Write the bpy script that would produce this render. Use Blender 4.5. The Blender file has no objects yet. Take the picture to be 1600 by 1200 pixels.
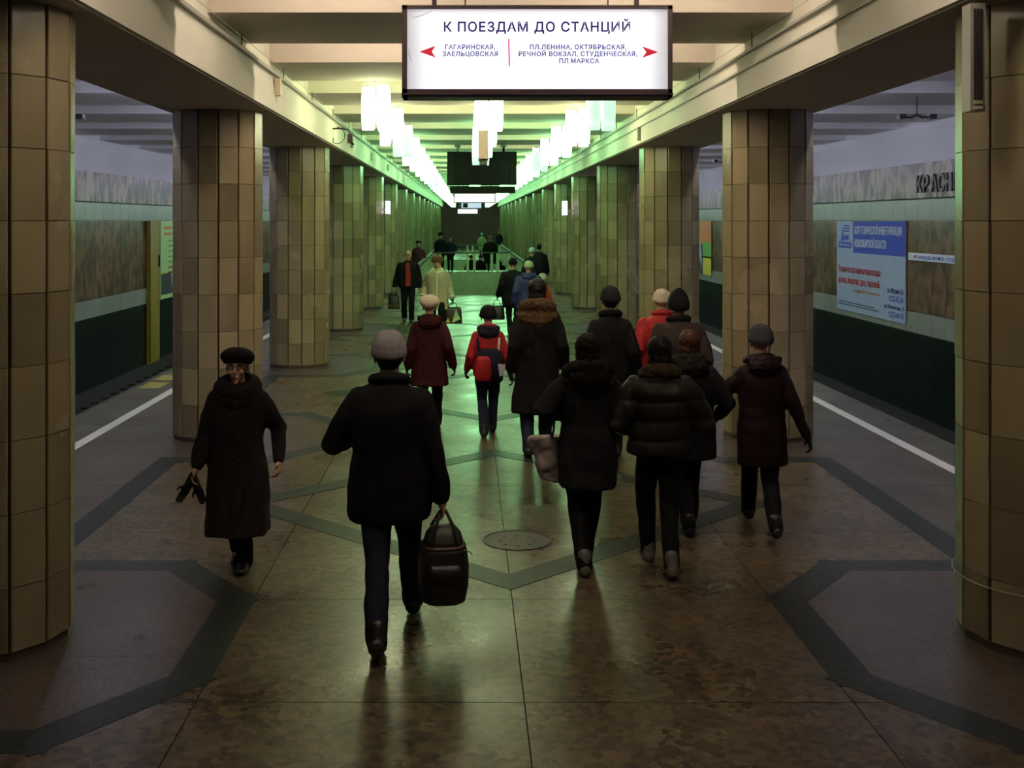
import bpy, bmesh, math, random
from mathutils import Vector, Matrix, noise
PI = math.pi
random.seed(7)
S = bpy.context.scene
col = S.collection

# ------------------------------------------------------------------ camera, world, exposure
F = 1724.0                       # focal length in pixels of the 1600 px frame
cam_d = bpy.data.cameras.new('camera')
cam_d.sensor_width = 36.0
cam_d.lens = 36.0 * F / 1600
cam_d.shift_x = 70 / 1600
cam_d.shift_y = -255 / 1600
cam_d.clip_end = 300
cam = bpy.data.objects.new('camera', cam_d)
cam.location = (0, 0, 2.4)
cam.rotation_euler = (PI / 2, 0, 0)
col.objects.link(cam)
S.camera = cam
W = bpy.data.worlds.new('world'); S.world = W; W.use_nodes = True
W.node_tree.nodes['Background'].inputs[0].default_value = (0.02, 0.02, 0.024, 1)
W.node_tree.nodes['Background'].inputs[1].default_value = 1.0
S.view_settings.view_transform = 'Standard'
S.view_settings.look = 'None'
S.view_settings.gamma = 1
S.view_settings.use_curve_mapping = False
S.view_settings.exposure = 0.0
# strengths of the lamps the place has
GREEN_LAMP = 10.5
DIM_LAMP = 1.0
WARM_LAMP = 0.7
AISLE_TUBE = 80.0
COFFER_WARM = 110.0
COFFER_GREEN = 55.0
# ------------------------------------------------------------------ materials
MATS = {}
def mat(name, c1, c2=None, scale=3.0, rough=0.6, bump=0.0, stretch=(1, 1, 1), rand=0.0, metal=0.0,
        cells=0.0, emit=None, es=0.0, detail=4.0, rough_var=0.0, spec=0.5, contrast=0.25):
    m = bpy.data.materials.new(name); m.use_nodes = True
    nt = m.node_tree; N = nt.nodes; L = nt.links
    b = N['Principled BSDF']
    b.inputs['Roughness'].default_value = rough
    b.inputs['Metallic'].default_value = metal
    b.inputs['Specular IOR Level'].default_value = spec
    c1 = tuple(c1) + (1,)
    c2 = tuple(c2) + (1,) if c2 else c1
    geo = N.new('ShaderNodeNewGeometry')
    mp = N.new('ShaderNodeMapping'); mp.inputs['Scale'].default_value = stretch
    L.new(geo.outputs['Position'], mp.inputs['Vector'])
    src = mp.outputs['Vector']
    if rand:
        oi = N.new('ShaderNodeObjectInfo')
        mu = N.new('ShaderNodeMath'); mu.operation = 'MULTIPLY'; mu.inputs[1].default_value = 37.0
        L.new(oi.outputs['Random'], mu.inputs[0])
        ad = N.new('ShaderNodeVectorMath'); ad.operation = 'ADD'
        L.new(mp.outputs['Vector'], ad.inputs[0]); L.new(mu.outputs[0], ad.inputs[1])
        src = ad.outputs['Vector']
    nz = N.new('ShaderNodeTexNoise'); nz.inputs['Scale'].default_value = scale; nz.inputs['Detail'].default_value = detail
    L.new(src, nz.inputs['Vector'])
    rp = N.new('ShaderNodeValToRGB')
    rp.color_ramp.elements[0].position = 0.5 - contrast; rp.color_ramp.elements[1].position = 0.5 + contrast
    rp.color_ramp.elements[0].color = c1; rp.color_ramp.elements[1].color = c2
    L.new(nz.outputs['Fac'], rp.inputs['Fac'])
    out = rp.outputs['Color']
    if cells:
        vo = N.new('ShaderNodeTexVoronoi'); vo.inputs['Scale'].default_value = cells
        L.new(src, vo.inputs['Vector'])
        bw = N.new('ShaderNodeSeparateColor'); L.new(vo.outputs['Color'], bw.inputs[0])
        mr = N.new('ShaderNodeMapRange'); mr.inputs['To Min'].default_value = 0.4; mr.inputs['To Max'].default_value = 1.6
        L.new(bw.outputs[0], mr.inputs['Value'])
        mx = N.new('ShaderNodeVectorMath'); mx.operation = 'SCALE'
        L.new(out, mx.inputs[0]); L.new(mr.outputs[0], mx.inputs['Scale'])
        out = mx.outputs['Vector']
    if rand:
        mr = N.new('ShaderNodeMapRange'); mr.inputs['To Min'].default_value = 1 - rand; mr.inputs['To Max'].default_value = 1 + rand
        L.new(oi.outputs['Random'], mr.inputs['Value'])
        mx = N.new('ShaderNodeVectorMath'); mx.operation = 'SCALE'
        L.new(out, mx.inputs[0]); L.new(mr.outputs[0], mx.inputs['Scale'])
        out = mx.outputs['Vector']
    L.new(out, b.inputs['Base Color'])
    if bump:
        n2 = N.new('ShaderNodeTexNoise'); n2.inputs['Scale'].default_value = scale * 4 if not cells else cells * 1.2
        L.new(src, n2.inputs['Vector'])
        bp = N.new('ShaderNodeBump'); bp.inputs['Strength'].default_value = bump; bp.inputs['Distance'].default_value = 0.01
        L.new(n2.outputs['Fac'], bp.inputs['Height']); L.new(bp.outputs['Normal'], b.inputs['Normal'])
    if rough_var:
        n3 = N.new('ShaderNodeTexNoise'); n3.inputs['Scale'].default_value = 1.3; n3.inputs['Detail'].default_value = 6
        L.new(geo.outputs['Position'], n3.inputs['Vector'])
        mr = N.new('ShaderNodeMapRange'); mr.inputs['From Min'].default_value = .3; mr.inputs['From Max'].default_value = .7
        mr.inputs['To Min'].default_value = rough - rough_var; mr.inputs['To Max'].default_value = rough + rough_var
        L.new(n3.outputs['Fac'], mr.inputs['Value']); L.new(mr.outputs[0], b.inputs['Roughness'])
    if emit:
        b.inputs['Emission Color'].default_value = tuple(emit) + (1,)
        b.inputs['Emission Strength'].default_value = es
    MATS[name] = m
    return m

def emit_mat(name, c, s, base=(.8, .8, .8)):
    return mat(name, base, None, 3, .5, emit=c, es=s)
M_slab = mat('column_marble', (.165, .132, .074), (.285, .235, .135), 1.6, .24, .04, (1, 1, .35), .22, rough_var=.06)
M_core = mat('column_joint', (.03, .02, .015), None, 5, .9)
M_plinth = mat('plinth_stone', (.05, .035, .028), (.08, .06, .045), 6, .4)
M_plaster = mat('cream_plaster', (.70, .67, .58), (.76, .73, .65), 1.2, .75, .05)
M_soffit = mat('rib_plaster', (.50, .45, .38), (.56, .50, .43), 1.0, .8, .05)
M_ceil = mat('ceiling_plaster', (.66, .64, .56), (.74, .72, .64), 1.0, .8, .03)
M_aisleceil = mat('aisle_plaster', (.74, .73, .75), (.82, .81, .83), 1.0, .8, .03)
M_terr = mat('terrazzo_chips', (.062, .043, .024), (.108, .077, .043), 4.0, .31, .08, rand=.06, cells=24, rough_var=.09)
M_smooth = mat('smooth_granite', (.056, .040, .030), (.080, .058, .043), 2.0, .33, .08, rand=.05, cells=90, rough_var=.06)
M_band = mat('dark_granite_band', (.014, .018, .016), (.026, .031, .027), 4, .42, .1, spec=.25, rand=.15, cells=70)
M_joint = mat('floor_joint', (.03, .026, .02), None, 8, .8)
M_wave = mat('wavy_marble', (.045, .018, .010), (.34, .25, .18), 1.7, .4, .05, (1, 2.4, 1.1), .15, detail=9, contrast=.05)
M_white = mat('white_marble', (.27, .28, .24), (.33, .33, .29), 1.5, .3, .02, rand=.06)
M_brown = mat('brown_marble', (.045, .018, .010), (.20, .10, .055), 2.2, .3, .04, (1, 1.5, 1.5), .18, detail=10, contrast=.10)
M_dgreen = mat('dark_green_marble', (.002, .003, .0025), (.004, .006, .005), 2, .35, rand=.2)
M_bed = mat('track_bed', (.012, .010, .009), (.02, .017, .014), 6, .9, .3)
M_steel = mat('rail_steel', (.10, .09, .08), None, 6, .4, metal=.8)
M_stripe = mat('white_stripe', (.62, .62, .58), (.70, .70, .66), 4, .5)
M_yellow = mat('yellow_paint', (.34, .31, .06), None, 4, .5)
M_pillar = mat('ochre_panel', (.24, .17, .012), (.29, .20, .02), 3, .5)
M_darkmetal = mat('dark_metal', (.045, .03, .035), (.06, .04, .045), 12, .45, metal=.3)
M_black = mat('black_plastic', (.004, .004, .004), None, 5, .5, spec=.15)
M_screen = mat('dark_screen', (.003, .003, .003), None, 5, .35, spec=.12)
M_grey = mat('grey_paint', (.30, .28, .26), None, 5, .5)
M_beige = mat('beige_paint', (.62, .44, .40), None, 5, .5)
M_whitep = mat('white_paint', (.7, .7, .66), None, 5, .5)
M_end = mat('end_wall_stone', (.13, .045, .055), (.19, .075, .085), 3, .7)
M_greenm = mat('pale_marble', (.42, .40, .28), (.58, .56, .42), 3, .3, detail=7)
M_post = mat('cream_post', (.62, .60, .42), None, 4, .5)
M_handrail = mat('handrail', (.06, .06, .05), None, 4, .35)
M_iron = mat('manhole_iron', (.05, .045, .04), (.08, .07, .06), 20, .5, .3)
M_lampG = emit_mat('lamp_glass_green', (.36, 1.0, .42), GREEN_LAMP)
M_lampY = emit_mat('lamp_glass_yellow', (.95, 1.0, .58), GREEN_LAMP)
M_lampD = emit_mat('lamp_glass_dim', (.55, .95, .70), DIM_LAMP)
M_lampW = emit_mat('lamp_glass_warm', (1.0, .80, .58), WARM_LAMP)
M_tube = emit_mat('aisle_tube', (.72, .74, 1.0), AISLE_TUBE)
M_coffW = emit_mat('coffer_tube_warm', (1.0, .84, .66), COFFER_WARM)
M_coffG = emit_mat('coffer_tube_green', (.80, 1.0, .52), COFFER_GREEN)
M_signlit = emit_mat('sign_panel_lit', (.97, .94, 1.0), 1.15)
M_signfar = emit_mat('sign_panel_far', (.95, .9, 1.0), 1.6)
M_lilac = emit_mat('sign_panel_lilac', (.50, .36, .85), .75)
M_navy = mat('navy_letters', (.012, .003, .10), None, 5, .6)
M_blueletter = emit_mat('blue_backlit', (.05, .06, .60), .32, (.03, .04, .15))
M_navyl = emit_mat('navy_backlit', (.03, .0, .40), .22, (.01, .005, .06))
M_red = emit_mat('red_backlit', (.72, .01, .03), .5, (.3, .005, .02))
M_magenta = emit_mat('magenta_backlit', (.8, .03, .25), .7, (.3, .02, .1))
M_ad = mat('pale_blue_print', (.36, .42, .60), (.40, .46, .64), 2, .6)
M_adblue = mat('blue_print', (.02, .045, .42), None, 2, .6)
M_adwhite = mat('white_print', (.75, .8, .9), None, 2, .6)
M_adred = mat('red_letters', (.50, .03, .05), None, 2, .6)
M_adgreen = mat('green_print', (.42, .62, .25), (.48, .68, .32), 2, .6)
M_adyellow = mat('yellow_print', (.70, .60, .04), None, 2, .6)
M_adorange = mat('orange_print', (.62, .22, .05), None, 2, .6)
M_adleaf = mat('leaf_print', (.12, .42, .06), None, 2, .6)
M_addark = mat('dark_print', (.03, .02, .03), None, 2, .6)

# ------------------------------------------------------------------ mesh helpers
class MB:
    def __init__(s): s.v = []; s.f = []; s.m = []; s.cur = 0
    def add(s, vs, fs):
        o = len(s.v); s.v += [tuple(v) for v in vs]
        for f in fs: s.f.append([i + o for i in f]); s.m.append(s.cur)
        return s
    def box(s, x0, x1, y0, y1, z0, z1):
        v = [(x, y, z) for z in (z0, z1) for y in (y0, y1) for x in (x0, x1)]
        return s.add(v, [(0, 2, 3, 1), (4, 5, 7, 6), (0, 1, 5, 4), (2, 6, 7, 3), (0, 4, 6, 2), (1, 3, 7, 5)])
    def prism(s, pts, z0, z1, axis='z'):
        n = len(pts)
        def P(p, z): return {'z': (p[0], p[1], z), 'y': (p[0], z, p[1]), 'x': (z, p[0], p[1])}[axis]
        v = [P(p, z0) for p in pts] + [P(p, z1) for p in pts]
        return s.add(v, [list(range(n))[::-1], list(range(n, 2 * n))] + [(i, (i + 1) % n, n + (i + 1) % n, n + i) for i in range(n)])
    def rings(s, R, cap=True):
        n = len(R[0]); v = [p for r in R for p in r]; f = []
        for k in range(len(R) - 1):
            for i in range(n):
                j = (i + 1) % n
                f.append((k * n + i, k * n + j, (k + 1) * n + j, (k + 1) * n + i))
        if cap: f += [list(range(n))[::-1], list(range((len(R) - 1) * n, len(R) * n))]
        return s.add(v, f)
    def tube(s, pts, rad, n=10, round_=True):
        pts = [Vector(p) for p in pts]
        if not isinstance(rad, (list, tuple)): rad = [rad] * len(pts)
        P, Rr = [], []
        d0 = (pts[1] - pts[0]).normalized(); d1 = (pts[-1] - pts[-2]).normalized()
        if round_:
            for a in (80, 50, 25): P.append(pts[0] - d0 * rad[0] * math.sin(math.radians(a))); Rr.append(rad[0] * math.cos(math.radians(a)))
        P += pts; Rr += list(rad)
        if round_:
            for a in (25, 50, 80): P.append(pts[-1] + d1 * rad[-1] * math.sin(math.radians(a))); Rr.append(rad[-1] * math.cos(math.radians(a)))
        rings = []; up = None
        for i, p in enumerate(P):
            a = P[max(i - 1, 0)]; b = P[min(i + 1, len(P) - 1)]; d = (b - a).normalized()
            if up is None:
                up = Vector((0, 0, 1)) if abs(d.z) < .9 else Vector((0, 1, 0))
            x = d.cross(up)
            x = x.normalized() if x.length > 1e-4 else Vector((1, 0, 0)); up = x.cross(d)
            rings.append([p + (x * math.cos(t) + up * math.sin(t)) * Rr[i] for t in [2 * PI * k / n for k in range(n)]])
        return s.rings(rings)
    def ell(s, c, r, n=14, m=9, rot=None, z0=-1.0, z1=1.0):
        c = Vector(c); R = []
        a0 = math.asin(max(-.995, z0)); a1 = math.asin(min(.995, z1))
        for k in range(m + 1):
            a = a0 + (a1 - a0) * k / m
            ring = []
            for i in range(n):
                t = 2 * PI * i / n
                p = Vector((r[0] * math.cos(a) * math.cos(t), r[1] * math.cos(a) * math.sin(t), r[2] * math.sin(a)))
                if rot: p = rot @ p
                ring.append(c + p)
            R.append(ring)
        return s.rings(R)
    def oval(s, L, n=20, power=2.0):
        """L: list of (z, cx, cy, rx, ry)"""
        R = []
        for (z, cx, cy, rx, ry) in L:
            ring = []
            for i in range(n):
                t = 2 * PI * i / n; c, q = math.cos(t), math.sin(t)
                e = 2.0 / power
                ring.append((cx + rx * math.copysign(abs(c) ** e, c), cy + ry * math.copysign(abs(q) ** e, q), z))
            R.append(ring)
        return s.rings(R)
    def mesh(s, name, mats):
        me = bpy.data.meshes.new(name); me.from_pydata(s.v, [], s.f)
        for m in (mats if isinstance(mats, (list, tuple)) else [mats]): me.materials.append(m)
        me.polygons.foreach_set('material_index', s.m)
        bm = bmesh.new(); bm.from_mesh(me); bmesh.ops.recalc_face_normals(bm, faces=bm.faces); bm.to_mesh(me); bm.free()
        return me
    def build(s, name, mats, parent=None, smooth=False, loc=None):
        me = s.mesh(name, mats)
        if smooth: me.polygons.foreach_set('use_smooth', [True] * len(me.polygons))
        return link(name, me, parent, loc)

def link(name, me, parent=None, loc=None, rotz=0):
    o = bpy.data.objects.new(name, me); col.objects.link(o)
    if parent: o.parent = parent
    if loc: o.location = loc
    if rotz: o.rotation_euler = (0, 0, rotz)
    return o
def tag(o, label=None, cat=None, group=None, kind=None):
    if label: o['label'] = label
    if cat: o['category'] = cat
    if group: o['group'] = group
    if kind: o['kind'] = kind
    return o
def empty(name, loc=(0, 0, 0), rotz=0):
    o = bpy.data.objects.new(name, None); o.empty_display_size = .1; col.objects.link(o)
    o.location = loc; o.rotation_euler = (0, 0, rotz); return o
def bevel(me, w, seg=1):
    bm = bmesh.new(); bm.from_mesh(me)
    bmesh.ops.bevel(bm, geom=[e for e in bm.edges], offset=w, segments=seg, affect='EDGES')
    bm.to_mesh(me); bm.free(); return me
def text_mesh(txt, size, mt, depth=.002, width=None, align='LEFT', spacing=1.0, bold=0.0):
    """flat lettering standing in the local XZ plane, front towards local -Y"""
    c = bpy.data.curves.new('lettering', 'FONT'); c.body = txt; c.size = size; c.extrude = depth
    c.space_character = spacing; c.offset = bold; c.resolution_u = 3
    o = bpy.data.objects.new('t', c); col.objects.link(o)
    bpy.context.view_layer.update()
    me = bpy.data.meshes.new_from_object(o); bpy.data.objects.remove(o)
    xs = [v.co.x for v in me.vertices]; x0, x1 = min(xs), max(xs)
    k = width / (x1 - x0) if width else 1
    sh = {'LEFT': 0, 'CENTER': .5, 'RIGHT': 1}[align]
    for v in me.vertices:
        x, y, z = v.co; x = (x - x0 - (x1 - x0) * sh) * k
        v.co = (x, -z, y)
    me.materials.clear(); me.materials.append(mt)
    return me
ORD = ['zeroth', 'first', 'second', 'third', 'fourth', 'fifth', 'sixth', 'seventh', 'eighth', 'ninth', 'tenth', 'eleventh',
       'twelfth', 'thirteenth', 'fourteenth', 'fifteenth', 'sixteenth', 'seventeenth', 'eighteenth', 'nineteenth', 'twentieth',
       'twenty-first', 'twenty-second', 'twenty-third', 'twenty-fourth', 'twenty-fifth', 'twenty-sixth', 'twenty-seventh',
       'twenty-eighth', 'twenty-ninth', 'thirtieth']
CX = .285            # hall axis
END = 100.0
BACK = -8.0
SHAFT = [(35.4, 51.7), (53.6, 68.0)]          # stair openings, X from SX0 to SX1
SX0, SX1 = -1.56, 2.0
YC = 6.38            # centre of the first pair of columns
# ------------------------------------------------------------------ floor
fb = MB()
def fbox(x0, x1, y0, y1): fb.box(x0, x1, y0, y1, -1.3, -.03)
XL, XR = -4.8, 5.22
ys = [BACK, 35.4, 51.7, 53.6, 68.0, END]
fbox(XL, SX0, BACK, END); fbox(SX1, XR, BACK, END)
for a, b in ((BACK, 35.4), (51.7, 53.6), (68.0, END)): fbox(SX0, SX1, a, b)
floor = tag(fb.build('floor', M_joint), kind='structure')
def plate(name, pts, z, t, m, kind=None):
    o = MB().prism(pts, z - t, z).build(name, m, floor)
    if kind: o['kind'] = kind
    return o
def rect_cut(x0, x1, y0, y1):
    """a rectangle minus the stair openings"""
    out = [(x0, x1, y0, y1)]
    for a, b in SHAFT:
        nx = []
        for (p, q, r, s) in out:
            if q <= SX0 or p >= SX1 or s <= a or r >= b: nx.append((p, q, r, s)); continue
            if p < SX0: nx.append((p, SX0, r, s))
            if q > SX1: nx.append((SX1, q, r, s))
            pp, qq = max(p, SX0), min(q, SX1)
            if r < a: nx.append((pp, qq, r, a))
            if s > b: nx.append((pp, qq, b, s))
        out = nx
    return out
farT, farS = MB(), MB()
g = .003
y = BACK
UX = 3.28
while y < END - .01:
    y2 = min(y + 1.5, END)
    n = 4
    for i in range(n):
        x0 = CX - UX + 2 * UX * i / n; x1 = CX - UX + 2 * UX * (i + 1) / n
        for r in rect_cut(x0, x1, y, y2):
            if 3 < y < 34: MB().box(r[0] + g, r[1] - g, r[2] + g, r[3] - g, -.03, 0).build('floor_slab', M_terr, floor)
            else: farT.box(r[0] + g, r[1] - g, r[2] + g, r[3] - g, -.03, 0)
    for (x0, x1) in ((XL, CX - UX), (CX + UX, XR)):
        if 3 < y < 34: MB().box(x0 + g, x1 - g, y + g, y2 - g, -.03, 0).build('floor_slab', M_smooth, floor)
        else: farS.box(x0 + g, x1 - g, y + g, y2 - g, -.03, 0)
    y = y2
tag(farT.build('distant_terrazzo_slabs', M_terr, floor), kind='stuff')
tag(farS.build('distant_granite_slabs', M_smooth, floor), kind='stuff')

def strip_poly(a, b, w):
    a = Vector(a + (0,)); b = Vector(b + (0,)); d = (b - a).normalized(); n = Vector((-d.y, d.x, 0)) * w / 2; e = d * w * .42
    return [tuple((p)[:2]) for p in (a - e + n, a - e - n, b + e - n, b + e + n)]
BW = .23
farB = MB(); farO = MB()
zc = .0015
for k in range(-1, 16):
    yc = YC + 6 * k
    near = 0 <= k <= 5
    for s in (-1, 1):
        # half octagon of smooth granite round each column, standing one millimetre proud with its dark border
        c0 = CX
        corner = [(UX, 1.30), (2.28, 1.30), (1.74, .60), (1.74, -.60), (2.28, -1.30), (UX, -1.30)]
        pts = [(c0 + s * u, yc + v) for u, v in corner]
        for (va, vb) in ((-1.3, -.3), (-.3, 1.3)):
            # two slabs, jointed across the octagon
            q = [(UX, vb)]
            if vb > 1: q += [(2.28, 1.3), (1.74, .6), (1.74, va)]
            else: q += [(1.74, vb), (1.74, -.6), (2.28, -1.3)]
            q += [(UX, va)]
            q = [(c0 + s * u, yc + v + (g if v == va else -g if v == vb else 0)) for u, v in q]
            if s < 0: q = q[::-1]
            if near: MB().prism(q, -.02, .0008).build('octagon_slab', M_smooth, floor)
            else: farO.prism(q, -.02, .0008)
        segs = [(pts[i], pts[i + 1]) for i in range(5)]
        segs.append(((c0 + s * UX, yc + 1.3), (c0 + s * UX, yc + 4.7)))
        ym = yc + 3.0
        if k >= 0 and not any(a - 2 < ym < b + 2 for a, b in SHAFT):
            apex = c0 + s * 2.15
            segs += [((c0, ym - 2.05), (apex, ym)), ((apex, ym), (c0, ym + 2.05))]
        for j, (a, b) in enumerate(segs):
            P = strip_poly(a, b, BW)
            if near: MB().prism(P, -.02, zc + j * .0002 + (.0001 if s > 0 else 0)).build('floor_band', M_band, floor)
            else: farB.prism(P, -.02, zc + j * .0002 + (.0001 if s > 0 else 0))
tag(farB.build('distant_floor_bands', M_band, floor), kind='stuff')
tag(farO.build('distant_octagon_slabs', M_smooth, floor), kind='stuff')
for x, nm in ((-4.17, 'l'), (4.68, 'r')):
    y = 2.0
    while y < 95:
        MB().box(x - .065, x + .065, y, y + 2.99, -.02, .002).build('platform_stripe', M_stripe, floor); y += 3
for y in (16.1, 16.9):
    MB().box(-4.72, -4.42, y - .3, y + .3, -.02, .0015).build('yellow_marking', M_yellow, floor)
# manhole cover
mh = tag(empty('manhole_cover', (.375, 8.29, 0)), 'round dark iron cover set in the floor inside the nearest diamond', 'manhole cover')
def disc(r, z0, z1, n=40): return [(r * math.cos(2 * PI * i / n), r * math.sin(2 * PI * i / n)) for i in range(n)]
MB().prism(disc(.24, 0, 0), -.01, .003).build('lid', M_iron, mh)
rg = MB()
n = 40
rg.rings([[(r * math.cos(2 * PI * i / n), r * math.sin(2 * PI * i / n), z) for i in range(n)] for r, z in ((.26, 0), (.26, .006), (.245, .006), (.245, .003), (.26, 0))], cap=False)
rg.build('rim', M_iron, mh)
for i in range(8):
    t = i * PI / 4
    st = MB(); st.box(-.012 + .13 * math.cos(t), .012 + .13 * math.cos(t), -.03 + .13 * math.sin(t), .03 + .13 * math.sin(t), .003, .006); st.build('stud', M_iron, mh)

# ------------------------------------------------------------------ track beds and rails
for side, xa, xb in (('left', -8.3, XL), ('right', XR, 8.6)):
    tb = tag(MB().box(xa, xb, BACK, END, -1.45, -1.25).build('track_bed', M_bed), kind='structure')
    ws = xb if side == 'left' else xa
    sg = -1 if side == 'left' else 1
    for d in (.75, 2.27):
        x = ws + sg * d
        MB().prism([(x - .07, -1.25), (x + .07, -1.25), (x + .02, -1.2), (x + .035, -1.12), (x - .035, -1.12), (x - .02, -1.2)], BACK, END, 'y').build('rail', M_steel, tb)
    sl = MB(); y = 10
    while y < 60:
        sl.box(min(ws + sg * .3, ws + sg * 2.7), max(ws + sg * .3, ws + sg * 2.7), y, y + .25, -1.25, -1.22); y += .6
    tag(sl.build('sleepers', M_bed, tb), kind='stuff')

# ------------------------------------------------------------------ track walls with marble panels
WALLX = {'left': -8.2, 'right': 8.45}
def wall(side):
    X = WALLX[side]; s = -1 if side == 'left' else 1
    def xb(d0, d1): return (min(X - s * d0, X - s * d1), max(X - s * d0, X - s * d1))
    wb = MB(); a, b = xb(-.3, 0); wb.box(a, b, BACK, END, -1.3, 4.05)
    w = tag(wb.build('wall_' + side, M_aisleceil), kind='structure')
    # cove curving into the aisle ceiling
    prof = [(X + s * .3, 4.05), (X, 4.05)]
    for t in range(0, 91, 10):
        prof.append((X - s * .95 * (1 - math.cos(math.radians(t))), 4.05 + .72 * math.sin(math.radians(t))))
    prof.append((X + s * .3, 4.77))
    if s < 0: prof = prof[::-1]
    tag(MB().prism(prof, BACK, END, 'y').build('trim_7' if s < 0 else 'trim_8', M_aisleceil), kind='structure')
    rows = [('wavy_marble_panel', 2.82, 3.47, .045, M_wave), ('white_marble_panel', 2.41, 2.80, .03, M_white),
            ('brown_marble_panel', .69, 2.40, .035, M_brown), ('white_marble_panel', .29, .685, .04, M_white),
            ('green_marble_panel', -1.25, .285, .03, M_dgreen)]
    for nm, z0, z1, d, m in rows:
        a, b = xb(0, d)
        far = MB()
        y = 2.0
        me = bevel(MB().box(a - X, b - X, .002, .598, z0 + .003, z1 - .003).mesh(nm, m), .003)
        while y < END - .1:
            if 15.8 <= y < 47: link(nm, me, w, (X, y, 0))
            else: far.box(a, b, y + .002, y + .598, z0 + .003, z1 - .003)
            y += .6
        tag(far.build('distant_' + nm + 's', m, w), kind='stuff')
    a, b = xb(0, .055)
    MB().box(a, b, 2, END, 2.80, 2.82).build('dark_trim', M_black, w)
    return w
wl = wall('left'); wr = wall('right')
# raised station name, on the right marble band
sn = tag(empty('station_name', (8.45 - .05, 20.6, 2.93), -PI / 2), 'dark raised letters on the wavy marble band of the right wall', 'lettering')
for i, ch in enumerate('КРАСНЫЙ ПРОСПЕКТ'):
    if ch != ' ': link('letter', text_mesh(ch, .42, M_darkmetal, .012, bold=.012), sn, (.315 * i, -.012, 0))

# ------------------------------------------------------------------ ceiling, ribs, architraves
cb = MB().box(-8.6, 8.9, BACK, END, 4.77, 5.0)
ceiling = tag(cb.build('ceiling', M_ceil), kind='structure')
hx = 2.43            # hall face of the architraves from the axis
ox = 3.63            # aisle face of the architraves from the axis
zs = 3.62            # soffit
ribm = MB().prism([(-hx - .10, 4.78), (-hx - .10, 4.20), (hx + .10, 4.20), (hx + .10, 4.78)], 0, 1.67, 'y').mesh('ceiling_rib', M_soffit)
def aisle_rib(s):
    X = WALLX['left' if s < 0 else 'right'] - CX
    a = s * (ox - .02); b = X
    return MB().prism([(a, 4.78), (a, 4.20), (b, 4.20), (b, 4.78)], 0, 1.67, 'y').mesh('ceiling_rib', M_aisleceil)
arm = {-1: aisle_rib(-1), 1: aisle_rib(1)}
for k in range(-5, 30):
    y = 9.53 + 3 * k
    if y + 1.7 > END: break
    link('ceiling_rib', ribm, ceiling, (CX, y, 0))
    for s in (-1, 1): link('ceiling_rib', arm[s], ceiling, (CX, y, 0))
for s, nm in ((-1, 'trim_1'), (1, 'trim_2')):
    prof = [(hx, zs), (hx, 3.88), (hx + .015, 3.88), (hx + .015, 4.03), (hx + .10, 4.06), (hx + .10, 4.78), (ox, 4.78), (ox, zs)]
    prof = [(CX + s * u, z) for u, z in prof]
    if s < 0: prof = prof[::-1]
    bm_ = tag(MB().prism(prof, BACK, END, 'y').build(nm, M_plaster), kind='structure')
    # soffit boards of painted plaster, jointed over each column
    y = YC - 12
    while y < END:
        x0, x1 = sorted((CX + s * (hx + .03), CX + s * (ox - .03)))
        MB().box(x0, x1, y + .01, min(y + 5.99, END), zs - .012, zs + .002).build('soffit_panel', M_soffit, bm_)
        y += 6
    # metal conduit / ledge rail along the hall face
    x = CX + s * (hx - .012)
    if s < 0:
        MB().box(x - .015, x + .018, BACK, END, 4.015, 4.05).build('conduit', M_grey, bm_)
    else:
        MB().box(x - .012, x + .012, BACK, END, 3.865, 3.885).build('ledge_moulding', M_grey, bm_)
        MB().box(x - .012, x + .012, BACK, END, 4.02, 4.045).build('ledge_moulding', M_grey, bm_)
    # small pins that carry a cable along the ledge
    y = 3.4
    pin = MB().tube([(0, 0, 0), (0, 0, .16)], .006, 6).mesh('cable_pin', M_darkmetal)
    while y < 60:
        link('cable_pin', pin, bm_, (CX + s * (hx + .02), y, 4.04)); y += 2.4
    MB().tube([(CX + s * (hx + .02), 3, 4.17), (CX + s * (hx + .02), 60, 4.17)], .003, 5).build('cable', M_grey, bm_)

tag(MB().box(-8.6, 8.9, END, END + .3, -1.3, 5).build('wall_far', M_end), kind='structure')
tag(MB().box(-8.6, 8.9, BACK - .3, BACK, -1.3, 5).build('wall_back', M_plaster), kind='structure')

# ------------------------------------------------------------------ columns
RC = .5; NF = 14
ap = RC * math.cos(PI / NF)
hwid = RC * math.sin(PI / NF) - .009
def slab_mesh(z0, z1):
    r0, r1 = ap - .045, ap
    b = MB(); e = .006
    b.add([(r0, -hwid + .008, z0), (r0, hwid - .008, z0), (r0, hwid - .008, z1), (r0, -hwid + .008, z1),
           (r1 - e, -hwid, z0), (r1 - e, hwid, z0), (r1 - e, hwid, z1), (r1 - e, -hwid, z1),
           (r1, -hwid + e, z0 + .0015), (r1, hwid - e, z0 + .0015), (r1, hwid - e, z1 - .0015), (r1, -hwid + e, z1 - .0015)],
          [(0, 3, 2, 1), (0, 1, 5, 4), (1, 2, 6, 5), (2, 3, 7, 6), (3, 0, 4, 7), (4, 5, 9, 8), (5, 6, 10, 9), (6, 7, 11, 10), (7, 4, 8, 11), (8, 9, 10, 11)])
    return b.mesh('slab', M_slab)
SL0 = slab_mesh(.05, .399); SL = slab_mesh(.001, .399); SLT = slab_mesh(.001, .41)
core = MB().prism([((ap - .03) * math.cos(2 * PI * (i + .5) / NF), (ap - .03) * math.sin(2 * PI * (i + .5) / NF)) for i in range(NF)], 0, zs).mesh('core', M_core)
pl = MB().prism([((RC - .012) * math.cos(2 * PI * (i + .5) / NF), (RC - .012) * math.sin(2 * PI * (i + .5) / NF)) for i in range(NF)], 0, .055).mesh('plinth', M_plinth)
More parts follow.
